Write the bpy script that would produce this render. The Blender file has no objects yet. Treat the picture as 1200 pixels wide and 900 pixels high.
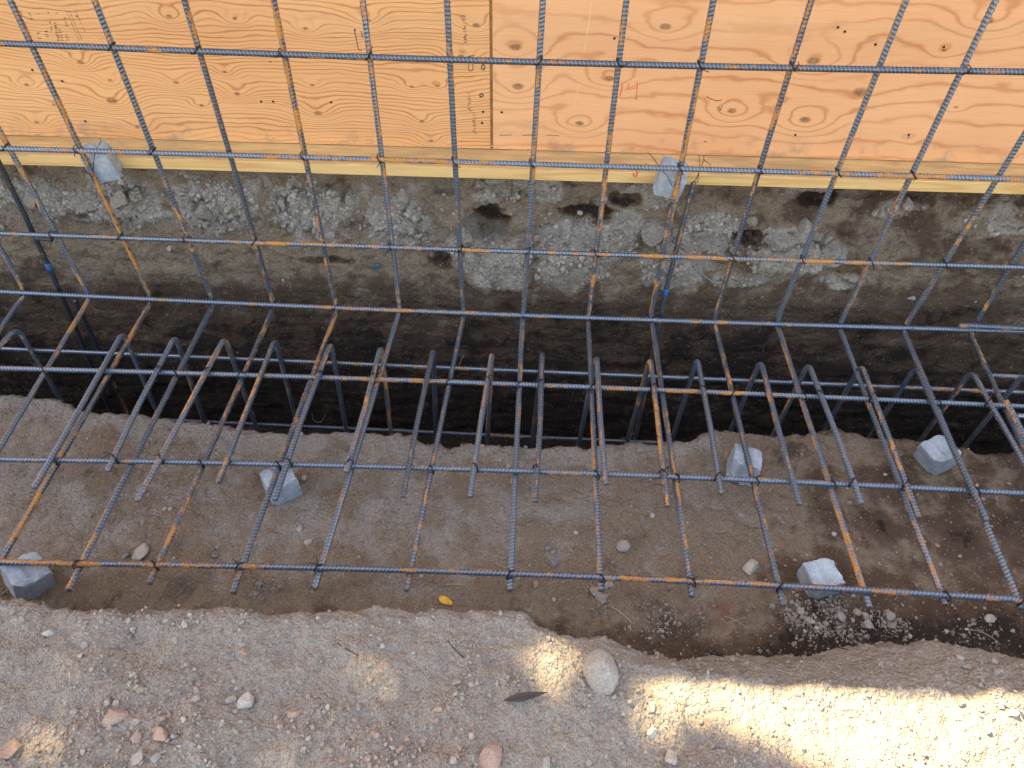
import bpy, bmesh, math, random
import numpy as np
from mathutils import Vector, Matrix, Euler, Quaternion

random.seed(7); rng = np.random.default_rng(11)
sc = bpy.context.scene
COL = sc.collection
R_ = math.radians

# ------------------------------------------------------------------ camera
CAM = np.array([1.84930741, -1.97311782, 1.73535107]); FPX = 843.0
EUL = (R_(43.18221243), R_(-0.77611985), R_(2.47810363))
cd = bpy.data.cameras.new('camera'); cam = bpy.data.objects.new('camera', cd); COL.objects.link(cam)
cam.location = CAM; cam.rotation_euler = EUL
cd.sensor_width = 36; cd.lens = FPX / 1200 * 36; cd.clip_start = .02; cd.clip_end = 300
sc.camera = cam
ROT = np.array(Euler(EUL, 'XYZ').to_matrix())
def ray(x, y): return ROT @ np.array([(x-600)/FPX, -(y-450)/FPX, -1.])
def onz(x, y, z): d = ray(x, y); return CAM + d*(z-CAM[2])/d[2]
def ony(x, y, Y): d = ray(x, y); return CAM + d*(Y-CAM[1])/d[1]

# ------------------------------------------------------------------ object helpers
def link(name, me, mat=None, parent=None, loc=None):
    o = bpy.data.objects.new(name, me); COL.objects.link(o)
    if mat is not None and me is not None: me.materials.append(mat)
    if parent is not None: o.parent = parent
    if loc is not None: o.location = loc
    return o
def tag(o, label, cat, group=None, kind=None):
    o['label'] = label; o['category'] = cat
    if group: o['group'] = group
    if kind: o['kind'] = kind
    return o
def empty(name, loc, label, cat, group=None, rot=None):
    o = bpy.data.objects.new(name, None); COL.objects.link(o); o.location = loc
    if rot is not None: o.rotation_euler = rot
    o.empty_display_size = .05
    return tag(o, label, cat, group)
def mesh_np(name, V, F, smooth=True):
    """V (n,3), F list of int arrays (m,k) with equal k per array"""
    me = bpy.data.meshes.new(name)
    V = np.asarray(V, np.float32)
    Fs = F if isinstance(F, list) else [F]
    Fs = [np.asarray(f, np.int32) for f in Fs if len(f)]
    me.vertices.add(len(V)); me.vertices.foreach_set('co', V.ravel())
    loops = np.concatenate([f.ravel() for f in Fs]); n = sum(len(f) for f in Fs)
    tot = np.concatenate([np.full(len(f), f.shape[1], np.int32) for f in Fs])
    start = np.concatenate([[0], np.cumsum(tot)[:-1]]).astype(np.int32)
    me.loops.add(len(loops)); me.loops.foreach_set('vertex_index', loops)
    me.polygons.add(n); me.polygons.foreach_set('loop_start', start); me.polygons.foreach_set('loop_total', tot)
    me.polygons.foreach_set('use_smooth', np.full(n, smooth, bool))
    me.update(calc_edges=True)
    return me
def attr(me, name, vals):
    a = me.attributes.new(name, 'FLOAT', 'POINT'); a.data.foreach_set('value', np.asarray(vals, np.float32))

# ------------------------------------------------------------------ noise
_perm = rng.permutation(1024)
_perm = np.concatenate([_perm, _perm, _perm])
_g = rng.normal(size=(1024, 3)); _g /= np.linalg.norm(_g, axis=1)[:, None]
def perlin(P):
    P = np.asarray(P, np.float64); I = np.floor(P).astype(np.int64); f = P-I; I &= 1023
    u = f*f*f*(f*(f*6-15)+10); out = 0
    for dx in (0, 1):
        wx = u[:, 0] if dx else 1-u[:, 0]
        for dy in (0, 1):
            wy = u[:, 1] if dy else 1-u[:, 1]
            for dz in (0, 1):
                wz = u[:, 2] if dz else 1-u[:, 2]
                h = _perm[_perm[_perm[(I[:, 0]+dx) & 1023]+((I[:, 1]+dy) & 1023)]+((I[:, 2]+dz) & 1023)]
                g = _g[h]
                out = out + wx*wy*wz*(g[:, 0]*(f[:, 0]-dx)+g[:, 1]*(f[:, 1]-dy)+g[:, 2]*(f[:, 2]-dz))
    return out
def fbm(P, o=4, g=.5):
    a, s, r = 1., 1., 0
    for k in range(o): r = r+a*perlin(P*s+17.3*k); a *= g; s *= 2.03
    return r
def billow(P, o=3):
    a, s, r = 1., 1., 0
    for k in range(o): r = r+a*(np.abs(perlin(P*s+9.1*k))*2-.35); a *= .5; s *= 2.1
    return r
def worley(P):
    I = np.floor(P).astype(np.int64); f1 = np.full(len(P), 9.); f2 = f1.copy(); cid = np.zeros(len(P))
    for dx in (-1, 0, 1):
        for dy in (-1, 0, 1):
            for dz in (-1, 0, 1):
                J = I+np.array([dx, dy, dz]); h = _perm[_perm[_perm[J[:, 0] & 1023]+(J[:, 1] & 1023)]+(J[:, 2] & 1023)]
                d = np.linalg.norm(J+.5+.42*_g[h]-P, axis=1); m = d < f1
                f2 = np.where(m, f1, np.minimum(f2, d)); cid = np.where(m, h/1024., cid); f1 = np.minimum(f1, d)
    return f1, f2, cid
def sstep(a, b, x): t = np.clip((x-a)/(b-a), 0, 1); return t*t*(3-2*t)

# ------------------------------------------------------------------ materials
def new_mat(name):
    m = bpy.data.materials.new(name); m.use_nodes = True; nt = m.node_tree
    return m, nt, nt.nodes['Principled BSDF']
class N:
    """short hand for building node graphs"""
    def __init__(s, nt): s.nt = nt
    def n(s, t, **kw):
        x = s.nt.nodes.new(t)
        for k, v in kw.items(): setattr(x, k, v)
        return x
    def put(s, sock, v):
        if hasattr(v, 'links') or isinstance(v, bpy.types.NodeSocket): s.nt.links.new(v, sock)
        else: sock.default_value = v
    def math(s, op, a, b=None, c=None, clamp=False):
        x = s.n('ShaderNodeMath', operation=op, use_clamp=clamp); s.put(x.inputs[0], a)
        if b is not None: s.put(x.inputs[1], b)
        if c is not None: s.put(x.inputs[2], c)
        return x.outputs[0]
    def vmath(s, op, a, b=None):
        x = s.n('ShaderNodeVectorMath', operation=op); s.put(x.inputs[0], a)
        if b is not None: s.put(x.inputs[1], b)
        return x.outputs[1] if op in ('LENGTH', 'DISTANCE') else x.outputs[0]
    def noise(s, vec, scale, detail=3, rough=.55, dist=0.):
        x = s.n('ShaderNodeTexNoise'); s.put(x.inputs['Vector'], vec)
        x.inputs['Scale'].default_value = scale; x.inputs['Detail'].default_value = detail
        x.inputs['Roughness'].default_value = rough; x.inputs['Distortion'].default_value = dist
        return x.outputs['Fac']
    def voro(s, vec, scale, feature='F1', out='Distance', rand=1.):
        x = s.n('ShaderNodeTexVoronoi', feature=feature); s.put(x.inputs['Vector'], vec)
        x.inputs['Scale'].default_value = scale; x.inputs['Randomness'].default_value = rand
        return x.outputs[out]
    def ramp(s, f, lo, hi, a=0., b=1.):
        x = s.n('ShaderNodeMapRange', interpolation_type='SMOOTHSTEP'); s.put(x.inputs[0], f)
        x.inputs[1].default_value = lo; x.inputs[2].default_value = hi; x.inputs[3].default_value = a; x.inputs[4].default_value = b
        return x.outputs[0]
    def mix(s, f, a, b, mode='MIX'):
        x = s.n('ShaderNodeMix', data_type='RGBA', blend_type=mode); s.put(x.inputs[0], f)
        for i, v in ((6, a), (7, b)):
            if isinstance(v, tuple) and len(v) == 3: v = (*v, 1)
            s.put(x.inputs[i], v)
        return x.outputs[2]
    def attr(s, name):
        return s.n('ShaderNodeAttribute', attribute_name=name).outputs['Fac']
    def obj(s): return s.n('ShaderNodeTexCoord').outputs['Object']
    def scale(s, vec, x, y, z, off=(0, 0, 0)):
        m = s.n('ShaderNodeMapping'); s.put(m.inputs['Vector'], vec); m.inputs['Scale'].default_value = (x, y, z); m.inputs['Location'].default_value = off
        return m.outputs[0]
    def bump(s, h, strength=.5, dist=.01, normal=None):
        x = s.n('ShaderNodeBump'); s.put(x.inputs['Height'], h); x.inputs['Strength'].default_value = strength; x.inputs['Distance'].default_value = dist
        if normal is not None: s.put(x.inputs['Normal'], normal)
        return x.outputs[0]

def soil_material():
    m, nt, b = new_mat('soil'); g = N(nt); co = g.obj()
    wet_shade, red = g.attr('wet_shade'), g.attr('red')
    n1 = g.noise(co, 9, 5, .6); n2 = g.noise(co, 45, 5, .65); n3 = g.noise(co, 260, 3, .6)
    w = g.math('ADD', wet_shade, g.math('MULTIPLY', g.math('SUBTRACT', n2, .5), .42))
    w = g.math('ADD', w, g.math('MULTIPLY', g.math('SUBTRACT', n1, .5), .45), clamp=True)
    dry = g.mix(n1, (.345, .303, .263), (.285, .243, .205))
    damp = g.mix(n1, (.29, .225, .165), (.215, .16, .113))
    dark = g.mix(n2, (.075, .048, .032), (.13, .086, .058))
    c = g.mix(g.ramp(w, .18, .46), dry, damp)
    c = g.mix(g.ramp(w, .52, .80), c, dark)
    c = g.mix(g.ramp(w, .84, 1.0), c, (.036, .025, .019))  # darkest tier: deep trench shade painted into the soil colour
    c = g.mix(g.math('MULTIPLY', red, g.ramp(n2, .35, .6)), c, (.21, .10, .055))
    # grain: every crumb has its own tone
    vc = g.voro(co, 330, out='Color'); sp = g.n('ShaderNodeSeparateColor'); nt.links.new(vc, sp.inputs[0])
    tone = g.ramp(sp.outputs[0], 0., 1., .86, 1.12)
    c = g.mix(1., c, g.n_comb(tone), 'MULTIPLY')
    c = g.mix(1., c, g.n_comb(g.ramp(n3, .3, .7, .82, 1.16)), 'MULTIPLY')
    c = g.mix(g.math('MULTIPLY', g.attr('pale'), g.ramp(n2, .3, .6, .45, 1.)), c, g.mix(g.ramp(n1, .35, .65), (.42, .37, .315), (.30, .255, .21)))
    # sparse pale mineral grains
    v2 = g.n('ShaderNodeTexVoronoi'); g.put(v2.inputs['Vector'], co); v2.inputs['Scale'].default_value = 120
    s2 = g.n('ShaderNodeSeparateColor'); nt.links.new(v2.outputs['Color'], s2.inputs[0])
    pale = g.math('MULTIPLY', g.math('LESS_THAN', v2.outputs['Distance'], .22), g.math('GREATER_THAN', s2.outputs[1], .86))
    c = g.mix(g.math('MULTIPLY', pale, .7), c, (.42, .39, .35))
    nt.links.new(c, b.inputs['Base Color'])
    b.inputs['Roughness'].default_value = .95; b.inputs['Specular IOR Level'].default_value = .2
    vd = g.voro(co, 170); vd2 = g.voro(co, 420)
    hgt = g.math('ADD', g.math('MULTIPLY', n2, 2.2), g.math('MULTIPLY', n3, .30))
    hgt = g.math('SUBTRACT', hgt, g.math('MULTIPLY', g.voro(co, 75), g.ramp(w, .2, .6, .9, .15)))
    hgt = g.math('SUBTRACT', hgt, g.math('MULTIPLY', vd, g.ramp(w, .3, .8, .55, .22)))
    hgt = g.math('SUBTRACT', hgt, g.math('MULTIPLY', vd2, .18))
    nt.links.new(g.bump(hgt, .9, .011), b.inputs['Normal'])
    return m
def _comb(s, v):
    x = s.n('ShaderNodeCombineColor')
    for i in range(3): s.put(x.inputs[i], v)
    return x.outputs[0]
N.n_comb = _comb

def steel_material(name='ribbed_steel', dark=1., rust=1.):
    m, nt, b = new_mat(name); g = N(nt); co = g.obj()
    n2 = g.noise(co, 60, 4, .7); n3 = g.noise(co, 320, 2, .6)
    rib, ln, ca, sa = g.attr('rib'), g.attr('along'), g.attr('ca'), g.attr('sa')
    cv = g.n('ShaderNodeCombineXYZ'); g.put(cv.inputs[0], g.math('MULTIPLY', ln, 15.)); g.put(cv.inputs[1], g.math('MULTIPLY', ca, .55)); g.put(cv.inputs[2], g.math('MULTIPLY', sa, .55))
    streak = g.noise(cv.outputs[0], 1., 3, .6)                         # rust runs along one side of a bar for a hand's length
    cv2 = g.n('ShaderNodeCombineXYZ'); g.put(cv2.inputs[0], g.math('MULTIPLY', ln, 1.3)); g.put(cv2.inputs[1], ca); g.put(cv2.inputs[2], 3.3)
    slow = g.noise(cv2.outputs[0], 1., 2, .5)
    rnd = g.n('ShaderNodeObjectInfo').outputs['Random']
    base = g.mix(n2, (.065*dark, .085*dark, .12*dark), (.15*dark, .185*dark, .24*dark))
    base = g.mix(g.math('MULTIPLY', g.math('POWER', rib, 1.6), .8), base, (.44*dark, .50*dark, .59*dark))  # ribs coloured paler as a painted highlight
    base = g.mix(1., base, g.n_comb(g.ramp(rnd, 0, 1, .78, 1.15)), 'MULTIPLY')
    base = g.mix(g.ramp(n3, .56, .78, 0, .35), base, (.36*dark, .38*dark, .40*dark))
    z = g.math('ADD', g.math('MULTIPLY', streak, .72), g.math('MULTIPLY', slow, .60)); z = g.math('SUBTRACT', z, .07)
    z = g.math('ADD', z, g.math('MULTIPLY', g.math('SUBTRACT', n2, .5), .5)); z = g.math('ADD', z, .08); z = g.math('ADD', z, g.math('MULTIPLY', g.math('SUBTRACT', n3, .5), .22))
    z = g.math('ADD', z, g.math('MULTIPLY', g.math('SUBTRACT', g.math('FRACT', g.math('MULTIPLY', rnd, 7.31)), .42), .10))
    r = g.ramp(z, .768-.03*rust, .83-.03*rust)
    rc = g.mix(g.ramp(n3, .35, .65), (.58, .265, .035), (.30, .115, .03))
    c = g.mix(g.math('MULTIPLY', r, .92), base, rc)
    c = g.mix(g.attr('cut'), c, (.46, .34, .25))
    nt.links.new(c, b.inputs['Base Color'])
    nt.links.new(g.ramp(r, 0, 1, .65, .0), b.inputs['Metallic'])
    nt.links.new(g.ramp(r, 0, 1, .40, .85), b.inputs['Roughness'])
    nt.links.new(g.bump(g.math('ADD', n3, g.math('MULTIPLY', n2, .6)), .35, .0012), b.inputs['Normal'])
    return m

def plywood_material(name, cols, line, knots, nfreq, contrast, seed, power):
    """cols: pale, mid ; knots: (x, z, r, strength) in sheet coordinates ; face lies in local XZ"""
    m, nt, b = new_mat(name); g = N(nt); co = g.obj()
    flat = g.scale(co, 1, 0, 1, (seed, seed*.7, 0))
    base = g.scale(flat, .75, 1, 2.6)
    warp = g.noise(g.scale(flat, 1.6, 1, 4.0), 1.0, 4, .5)
    zz = g.n('ShaderNodeSeparateXYZ'); nt.links.new(co, zz.inputs[0])
    h = g.math('MULTIPLY', g.noise(base, 1., 2, .45), nfreq*.20)
    h = g.math('ADD', h, g.math('MULTIPLY', warp, nfreq*.13))
    h = g.math('ADD', h, g.math('MULTIPLY', zz.outputs[2], nfreq))
    h = g.math('ADD', h, g.math('MULTIPLY', g.noise(g.scale(flat, 9, 1, 30), 1., 2, .5), .8))
    raw = g.scale(co, 1, 0, 1); dark = None; ring = None
    for (kx, kz, kr, ks) in knots:
        d = g.vmath('SUBTRACT', raw, (kx, 0, kz))
        d = g.vmath('MULTIPLY', d, (.55, 0, 1.))
        L = g.vmath('LENGTH', d)
        q = g.math('DIVIDE', L, kr*2.4)
        e = g.math('POWER', 2.718, g.math('MULTIPLY', g.math('MULTIPLY', q, q), -1.))
        h = g.math('ADD', h, g.math('MULTIPLY', e, ks))
        dd = g.ramp(L, kr*.25, kr*.60, 1, 0)
        dark = dd if dark is None else g.math('MAXIMUM', dark, dd)
    s = g.math('SINE', g.math('MULTIPLY', h, 6.283))
    fine = g.noise(g.scale(flat, 8, 1, 420), 1., 2, .6)
    late = g.math('POWER', g.math('MULTIPLY_ADD', s, .5, .5), power)
    hv = g.n('ShaderNodeCombineXYZ'); g.put(hv.inputs[0], h); g.put(hv.inputs[1], g.math('MULTIPLY', g.noise(flat, 1.5, 1), 1.5))
    late = g.math('MULTIPLY', late, g.ramp(g.noise(hv.outputs[0], .9, 2, .6), .32, .58, .2, 1.))
    big = g.noise(flat, 1.7, 3, .6)
    c = g.mix(g.ramp(big, .3, .7), cols[0], cols[1])
    c = g.mix(g.math('MULTIPLY', late, g.ramp(big, .25, .75, contrast*.65, contrast)), c, line)
    c = g.mix(g.ramp(fine, .35, .75, 0, .22), c, line)
    st = g.noise(g.scale(flat, 2.2, 1, 14), 1., 4, .7)
    c = g.mix(g.ramp(st, .64, .84, 0, .16), c, (cols[0][0]*.62, cols[0][1]*.6, cols[0][2]*.55))
    if dark is not None:
        kn = g.math('MULTIPLY', dark, g.ramp(g.noise(flat, 120, 3, .7), .3, .65, .55, 1.))
        c = g.mix(g.math('MULTIPLY', kn, .85), c, (.17, .075, .03))
    # tiny pin knots and pitch flecks
    v = g.n('ShaderNodeTexVoronoi'); g.put(v.inputs['Vector'], g.scale(flat, 9, 1, 16)); v.inputs['Scale'].default_value = 1.
    sc_ = g.n('ShaderNodeSeparateColor'); nt.links.new(v.outputs['Color'], sc_.inputs[0])
    pin = g.math('MULTIPLY', g.math('LESS_THAN', v.outputs['Distance'], .045), g.math('GREATER_THAN', sc_.outputs[0], .62))
    c = g.mix(g.math('MULTIPLY', pin, .75), c, (.13, .06, .03))
    # grey dirt close to the foot
    sz = g.n('ShaderNodeSeparateXYZ'); nt.links.new(co, sz.inputs[0])
    dirt = g.math('MULTIPLY', g.ramp(sz.outputs[2], .0, .11, 1, 0), g.ramp(g.noise(flat, 13, 4, .7), .50, .72))
    c = g.mix(g.math('MULTIPLY', dirt, .55), c, (.22, .18, .15))
    nt.links.new(c, b.inputs['Base Color']); b.inputs['Roughness'].default_value = .72; b.inputs['Specular IOR Level'].default_value = .25
    nt.links.new(g.bump(g.math('ADD', fine, g.math('MULTIPLY', late, -.6)), .25, .0012), b.inputs['Normal'])
    return m

def lumber_material():
    m, nt, b = new_mat('framing_lumber'); g = N(nt); co = g.obj()
    h = g.math('MULTIPLY', g.noise(g.scale(co, .5, 9, 9), 1., 3, .5), 9.)
    late = g.math('POWER', g.math('MULTIPLY_ADD', g.math('SINE', g.math('MULTIPLY', h, 6.283)), .5, .5), 3.)
    fine = g.noise(g.scale(co, 6, 260, 260), 1., 2, .6)
    c = g.mix(late, (.74, .49, .20), (.64, .38, .13))
    c = g.mix(g.ramp(fine, .4, .8, 0, .25), c, (.45, .27, .1))
    n = g.noise(g.scale(co, 5, 22, 22), 1., 5, .7); ge = g.n('ShaderNodeNewGeometry')
    sz = g.n('ShaderNodeSeparateXYZ'); nt.links.new(ge.outputs['Normal'], sz.inputs[0])
    up = g.ramp(sz.outputs[2], .4, .8)
    c = g.mix(g.math('MULTIPLY', up, g.ramp(n, .36, .66, .08, .7)), c, (.34, .235, .12))    # muddy top face
    c = g.mix(g.ramp(g.noise(g.scale(co, 3, 14, 30), 1., 5, .75), .54, .72, 0, .55), c, (.40, .27, .14))
    v = g.n('ShaderNodeTexVoronoi'); g.put(v.inputs['Vector'], g.scale(co, 1.9, 9, 9)); v.inputs['Scale'].default_value = 1.
    sc_ = g.n('ShaderNodeSeparateColor'); nt.links.new(v.outputs['Color'], sc_.inputs[0])
    kn = g.math('MULTIPLY', g.ramp(v.outputs['Distance'], .06, .13, 1, 0), g.math('GREATER_THAN', sc_.outputs[1], .72))
    c = g.mix(g.math('MULTIPLY', kn, .7), c, (.40, .17, .05))
    nt.links.new(c, b.inputs['Base Color']); b.inputs['Roughness'].default_value = .75
    nt.links.new(g.bump(fine, .3, .001), b.inputs['Normal'])
    return m

def stone_material(name, a, bcol, rough=.9, scale=1.):
    m, nt, b = new_mat(name); g = N(nt); co = g.obj()
    n1 = g.noise(co, 28*scale, 5, .65); n2 = g.noise(co, 190*scale, 4, .7)
    c = g.mix(g.ramp(n1, .3, .7), a, bcol)
    c = g.mix(1., c, g.n_comb(g.ramp(n2, .25, .75, .72, 1.25)), 'MULTIPLY')
    c = g.mix(1., c, g.n_comb(g.attr_or('tone')), 'MULTIPLY') if False else c
    nt.links.new(c, b.inputs['Base Color']); b.inputs['Roughness'].default_value = rough
    nt.links.new(g.bump(g.math('ADD', n1, g.math('MULTIPLY', n2, .5)), .7, .004), b.inputs['Normal'])
    return m
def gravel_material():
    m, nt, b = new_mat('gravel'); g = N(nt); co = g.obj()
    t, red = g.attr('tone'), g.attr('red')
    c = g.mix(t, (.13, .108, .09), (.40, .355, .31))
    c = g.mix(red, c, (.33, .215, .155))
    c = g.mix(1., c, g.n_comb(g.ramp(g.noise(co, 160, 3, .7), .25, .75, .75, 1.2)), 'MULTIPLY')
    nt.links.new(c, b.inputs['Base Color']); b.inputs['Roughness'].default_value = .95
    nt.links.new(g.bump(g.noise(co, 300, 3, .7), .6, .002), b.inputs['Normal'])
    return m
def concrete_material():
    m, nt, b = new_mat('spacer_concrete'); g = N(nt); co = g.obj()
    n1 = g.noise(co, 22, 5, .65); n2 = g.noise(co, 160, 3, .7); v = g.voro(co, 260)
    c = g.mix(g.ramp(n1, .35, .65), (.25, .29, .34), (.38, .425, .475))
    c = g.mix(g.ramp(n2, .45, .8, 0, .4), c, (.47, .51, .55))
    c = g.mix(g.math('MULTIPLY', g.ramp(v, .10, .26, .8, 0), g.ramp(g.noise(co, 55, 2), .45, .6)), c, (.20, .22, .25))
    c = g.mix(g.ramp(g.noise(co, 30, 5, .7), .54, .72, 0, .6), c, (.30, .25, .20))
    nt.links.new(c, b.inputs['Base Color']); b.inputs['Roughness'].default_value = .88
    nt.links.new(g.bump(g.math('ADD', g.math('MULTIPLY', n2, .7), g.math('MULTIPLY', v, .6)), .55, .003), b.inputs['Normal'])
    return m
def plain(name, col, rough=.6, metal=0., var=.25, scale=60):
    m, nt, b = new_mat(name); g = N(nt); co = g.obj(); n = g.noise(co, scale, 3, .6)
    c = g.mix(n, tuple(x*(1-var) for x in col), tuple(min(1, x*(1+var)) for x in col))
    nt.links.new(c, b.inputs['Base Color']); b.inputs['Roughness'].default_value = rough; b.inputs['Metallic'].default_value = metal
    return m

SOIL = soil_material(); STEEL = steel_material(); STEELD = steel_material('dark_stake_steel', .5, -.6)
CONC = concrete_material(); LUMBER = lumber_material(); GRAVEL = gravel_material()
WIRE = plain('black_tie_wire', (.018, .017, .018), .5, .3)
WIREG = plain('galvanised_wire', (.42, .41, .40), .45, .5)
TAPE = plain('blue_tape', (.025, .10, .30), .5)
ROOT = plain('pale_root', (.36, .29, .21), .8)
INK = plain('black_ink', (.085, .06, .045), .8); INKF = plain('faded_ink', (.20, .12, .07), .8); REDINK = plain('red_crayon', (.68, .09, .05), .7)
CHALK = plain('white_chalk', (.78, .48, .28), .9)

# ------------------------------------------------------------------ ground: one sheet, with the trench cut into it
LEDGE, BANK, PIT = -.094, .22, -.86
lip_px = [(-400, 705), (-200, 702), (0, 703), (25, 702), (50, 714), (100, 714), (125, 716), (145, 721), (185, 720), (220, 713), (270, 712), (310, 722), (340, 716), (375, 722), (400, 716),
          (440, 712), (480, 715), (540, 714), (590, 713), (610, 716), (625, 730), (655, 742), (690, 749), (708, 745), (730, 758), (760, 770), (800, 772), (850, 772), (917, 772),
          (960, 766), (1000, 760), (1063, 755), (1117, 757), (1160, 763), (1200, 770), (1400, 790), (1600, 800)]
edge_px = [(-300, 452), (-100, 455), (0, 458), (27, 463), (67, 467), (90, 477), (127, 480), (183, 485), (240, 493), (300, 500), (350, 507), (380, 505), (400, 504), (443, 503), (467, 507), (485, 513), (500, 518),
           (527, 523), (560, 517), (633, 522), (700, 520), (733, 518), (800, 513), (840, 503), (900, 507), (987, 502), (1060, 510), (1133, 520), (1167, 528), (1200, 526), (1400, 535), (1600, 540)]
def shk(px): return float(sstep(640, 860, px))
lipP = np.array([onz(x, y, BANK-.02-.11*shk(x)) for x, y in lip_px])
sh_px = [(x, y+9) for x, y in lip_px if x < 640]+[(690, 770), (730, 778), (800, 784), (850, 788), (930, 798), (1000, 803), (1083, 803), (1123, 793), (1160, 798), (1200, 812), (1400, 825), (1600, 840)]
shP = np.array([onz(x, y, BANK-.005) for x, y in sh_px]); edgeP = np.array([onz(x, y, LEDGE) for x, y in edge_px])
def lipY(x): return np.interp(x, lipP[:, 0], lipP[:, 1])
def edgeY(x): return np.interp(x, edgeP[:, 0], edgeP[:, 1])
def grade(a, b, fine, far, n):
    t = np.linspace(0, 1, n+1)[1:]**2.2
    return np.concatenate([(a-far*t)[::-1], np.arange(a, b, fine), b+far*t])
XS = grade(-.45, 4.05, .005, 26, 60)
nx = len(XS)
lx = np.array([0, .3, .7, 1, 1.3, 1.6, 1.8, 2.05, 2.4, 2.8, 3.1]); wiggle = .012*perlin(np.c_[XS*4, XS*0, XS*0])+.006*perlin(np.c_[XS*17, XS*0+3, XS*0])
LY, EY = lipY(XS)+wiggle*.5, edgeY(XS)+wiggle*.6
SY = np.minimum(np.interp(XS, shP[:, 0], shP[:, 1])+wiggle*.4, LY-.02); LZ = BANK-.02-.11*sstep(1.98, 2.35, XS)
one = np.ones(nx)
crust = .20+.05*perlin(np.c_[XS*2.2, XS*0+7, XS*0])   # height where loose spoil meets the cut wall
BOTZ = .4845+.0066*XS                                  # underside of the plate
CP = [  # control points across the trench: (Y, Z), samples to the next one, zone
    (-26*one, BANK*one, 26, 0), (-2.6*one, BANK*one, 120, 0), (-1.95*one, BANK*one, 145, 0), (SY, (BANK-.004)*one, 26, .45), (LY, LZ, 50, 1), (LY+.03+.03*sstep(1.98, 2.35, XS), LEDGE*one+.015, 6, 2),
    (LY+.10, LEDGE*one-.004, 135, 2), (EY-.02, LEDGE*one, 7, 2), (EY+.006, (LEDGE-.022)*one, 46, 3), (EY*.6-.2, PIT*one, 16, 4), (-.1*one, PIT*one, 14, 4),
    (.085*one, (PIT+.05)*one, 170, 5), (.10*one, crust, 60, 6), (.175*one, BOTZ-.012, 14, 7), (.27*one, BOTZ-.003, 8, 7), (.6*one, .47*one, 24, 8), (26*one, .47*one, 1, 8)]
Ys, Zs, ZO = [], [], []
for a, bb in zip(CP[:-1], CP[1:]):
    n = a[2]
    for k in range(n):
        t = k/n
        Ys.append(a[0]*(1-t)+bb[0]*t); Zs.append(a[1]*(1-t)+bb[1]*t); ZO.append(a[3]+(bb[3]-a[3])*t)
Ys.append(CP[-1][0]); Zs.append(CP[-1][1]); ZO.append(8.)
Y = np.array(Ys); Z = np.array(Zs); ZO = np.array(ZO); ny = len(Y)
for _ in range(3):                                     # round the edges of the cut
    Y[1:-1] = .25*Y[:-2]+.5*Y[1:-1]+.25*Y[2:]; Z[1:-1] = .25*Z[:-2]+.5*Z[1:-1]+.25*Z[2:]
X = np.repeat(XS[None, :], ny, 0)
P = np.stack([X, Y, Z], -1)
dU = np.gradient(P, axis=1); dV = np.gradient(P, axis=0)
NR = np.cross(dU, dV); NR /= np.linalg.norm(NR, axis=-1)[..., None]+1e-12
zone = np.repeat(ZO[:, None], nx, 1)
Pf, Nf, zf = P.reshape(-1, 3), NR.reshape(-1, 3), zone.ravel()
near = ((Pf[:, 0] > -1.2) & (Pf[:, 0] < 4.8) & (Pf[:, 1] > -3) & (Pf[:, 1] < .8)).astype(float)
bank = sstep(1.0, .2, zf); face = sstep(.2, 1, zf)*sstep(2., 1.2, zf); ledge = sstep(1.4, 2, zf)*sstep(3., 2.1, zf)
wall = sstep(4.2, 5, zf)*sstep(6.1, 5.7, zf); loose = sstep(5.75, 6.05, zf)*sstep(7.2, 6.8, zf); front = sstep(2.1, 3, zf)*sstep(4.6, 4, zf)
A1, A2, A3, A4 = fbm(Pf*3.1, 3), fbm(Pf*11+5, 3), fbm(Pf*34+2, 3), fbm(Pf*95+8, 2)
B1, B2 = billow(Pf*np.array([9, 9, 11])+3, 3), billow(Pf*24+1, 3)
PALE = np.zeros(len(Pf))
for (px, py, hw, hh) in [(45, 232, 60, 22), (140, 240, 70, 24), (255, 245, 70, 34), (370, 248, 70, 34), (465, 262, 50, 30), (545, 292, 24, 30), (590, 312, 50, 32), (660, 300, 70, 40), (720, 272, 45, 26), (610, 225, 70, 20),
                         (790, 312, 50, 32), (830, 272, 45, 26), (920, 292, 80, 30), (860, 322, 40, 12), (1060, 250, 40, 12), (985, 325, 40, 10), (760, 235, 40, 18), (1180, 262, 60, 20), (960, 225, 30, 12)]:
    q = ony(px, py, .12); r = np.hypot((Pf[:, 0]-q[0])/(hw/400), (Pf[:, 2]-q[2])/(hh/340))+.60*A2+.22*A3
    PALE = np.maximum(PALE, sstep(1.22, .74, r)*(zf > 4.6)*(zf < 7.2))
D = bank*(.024*A1+.015*A2+.0085*A3+.0042*A4)+face*(.02*A1+.018*A2+.008*A3+.003*A4)
D += ledge*(.018*A1+.015*A2+.0075*A3+.0025*A4)-ledge*.010*sstep(.0, .3, np.abs(perlin(Pf*7+33))-.05)*0+front*(.03*A2+.01*A3)
D += wall*(.03*A1*.8+.010*A2+.0045*A3+.0018*A4)+loose*(.018*B1+.010*B2+.006*A3+.004*A4+.018*PALE)+wall*.014*PALE
_m = (loose+wall*.5 > .02) & (near > 0); Q = Pf[_m]+.02*np.stack([perlin(Pf[_m]*14+k*5) for k in range(3)], 1)
CL = np.zeros(len(Pf)); CR = CL.copy()
for sc_w, am in ((13., .026), (31., .010)):
    f1, f2, cid = worley(Q*sc_w*np.array([1., 1., 1.15])); CL[_m] += am*(cid-.45); CR[_m] += am*.9*sstep(.20, 0, f2-f1)*(.4+cid)
clodmask = PALE*sstep(-.12, .22, fbm(Pf*5.5+60, 2)+.02)
D += loose*clodmask*(CL-CR)+loose*(1-clodmask)*.3*CL
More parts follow.
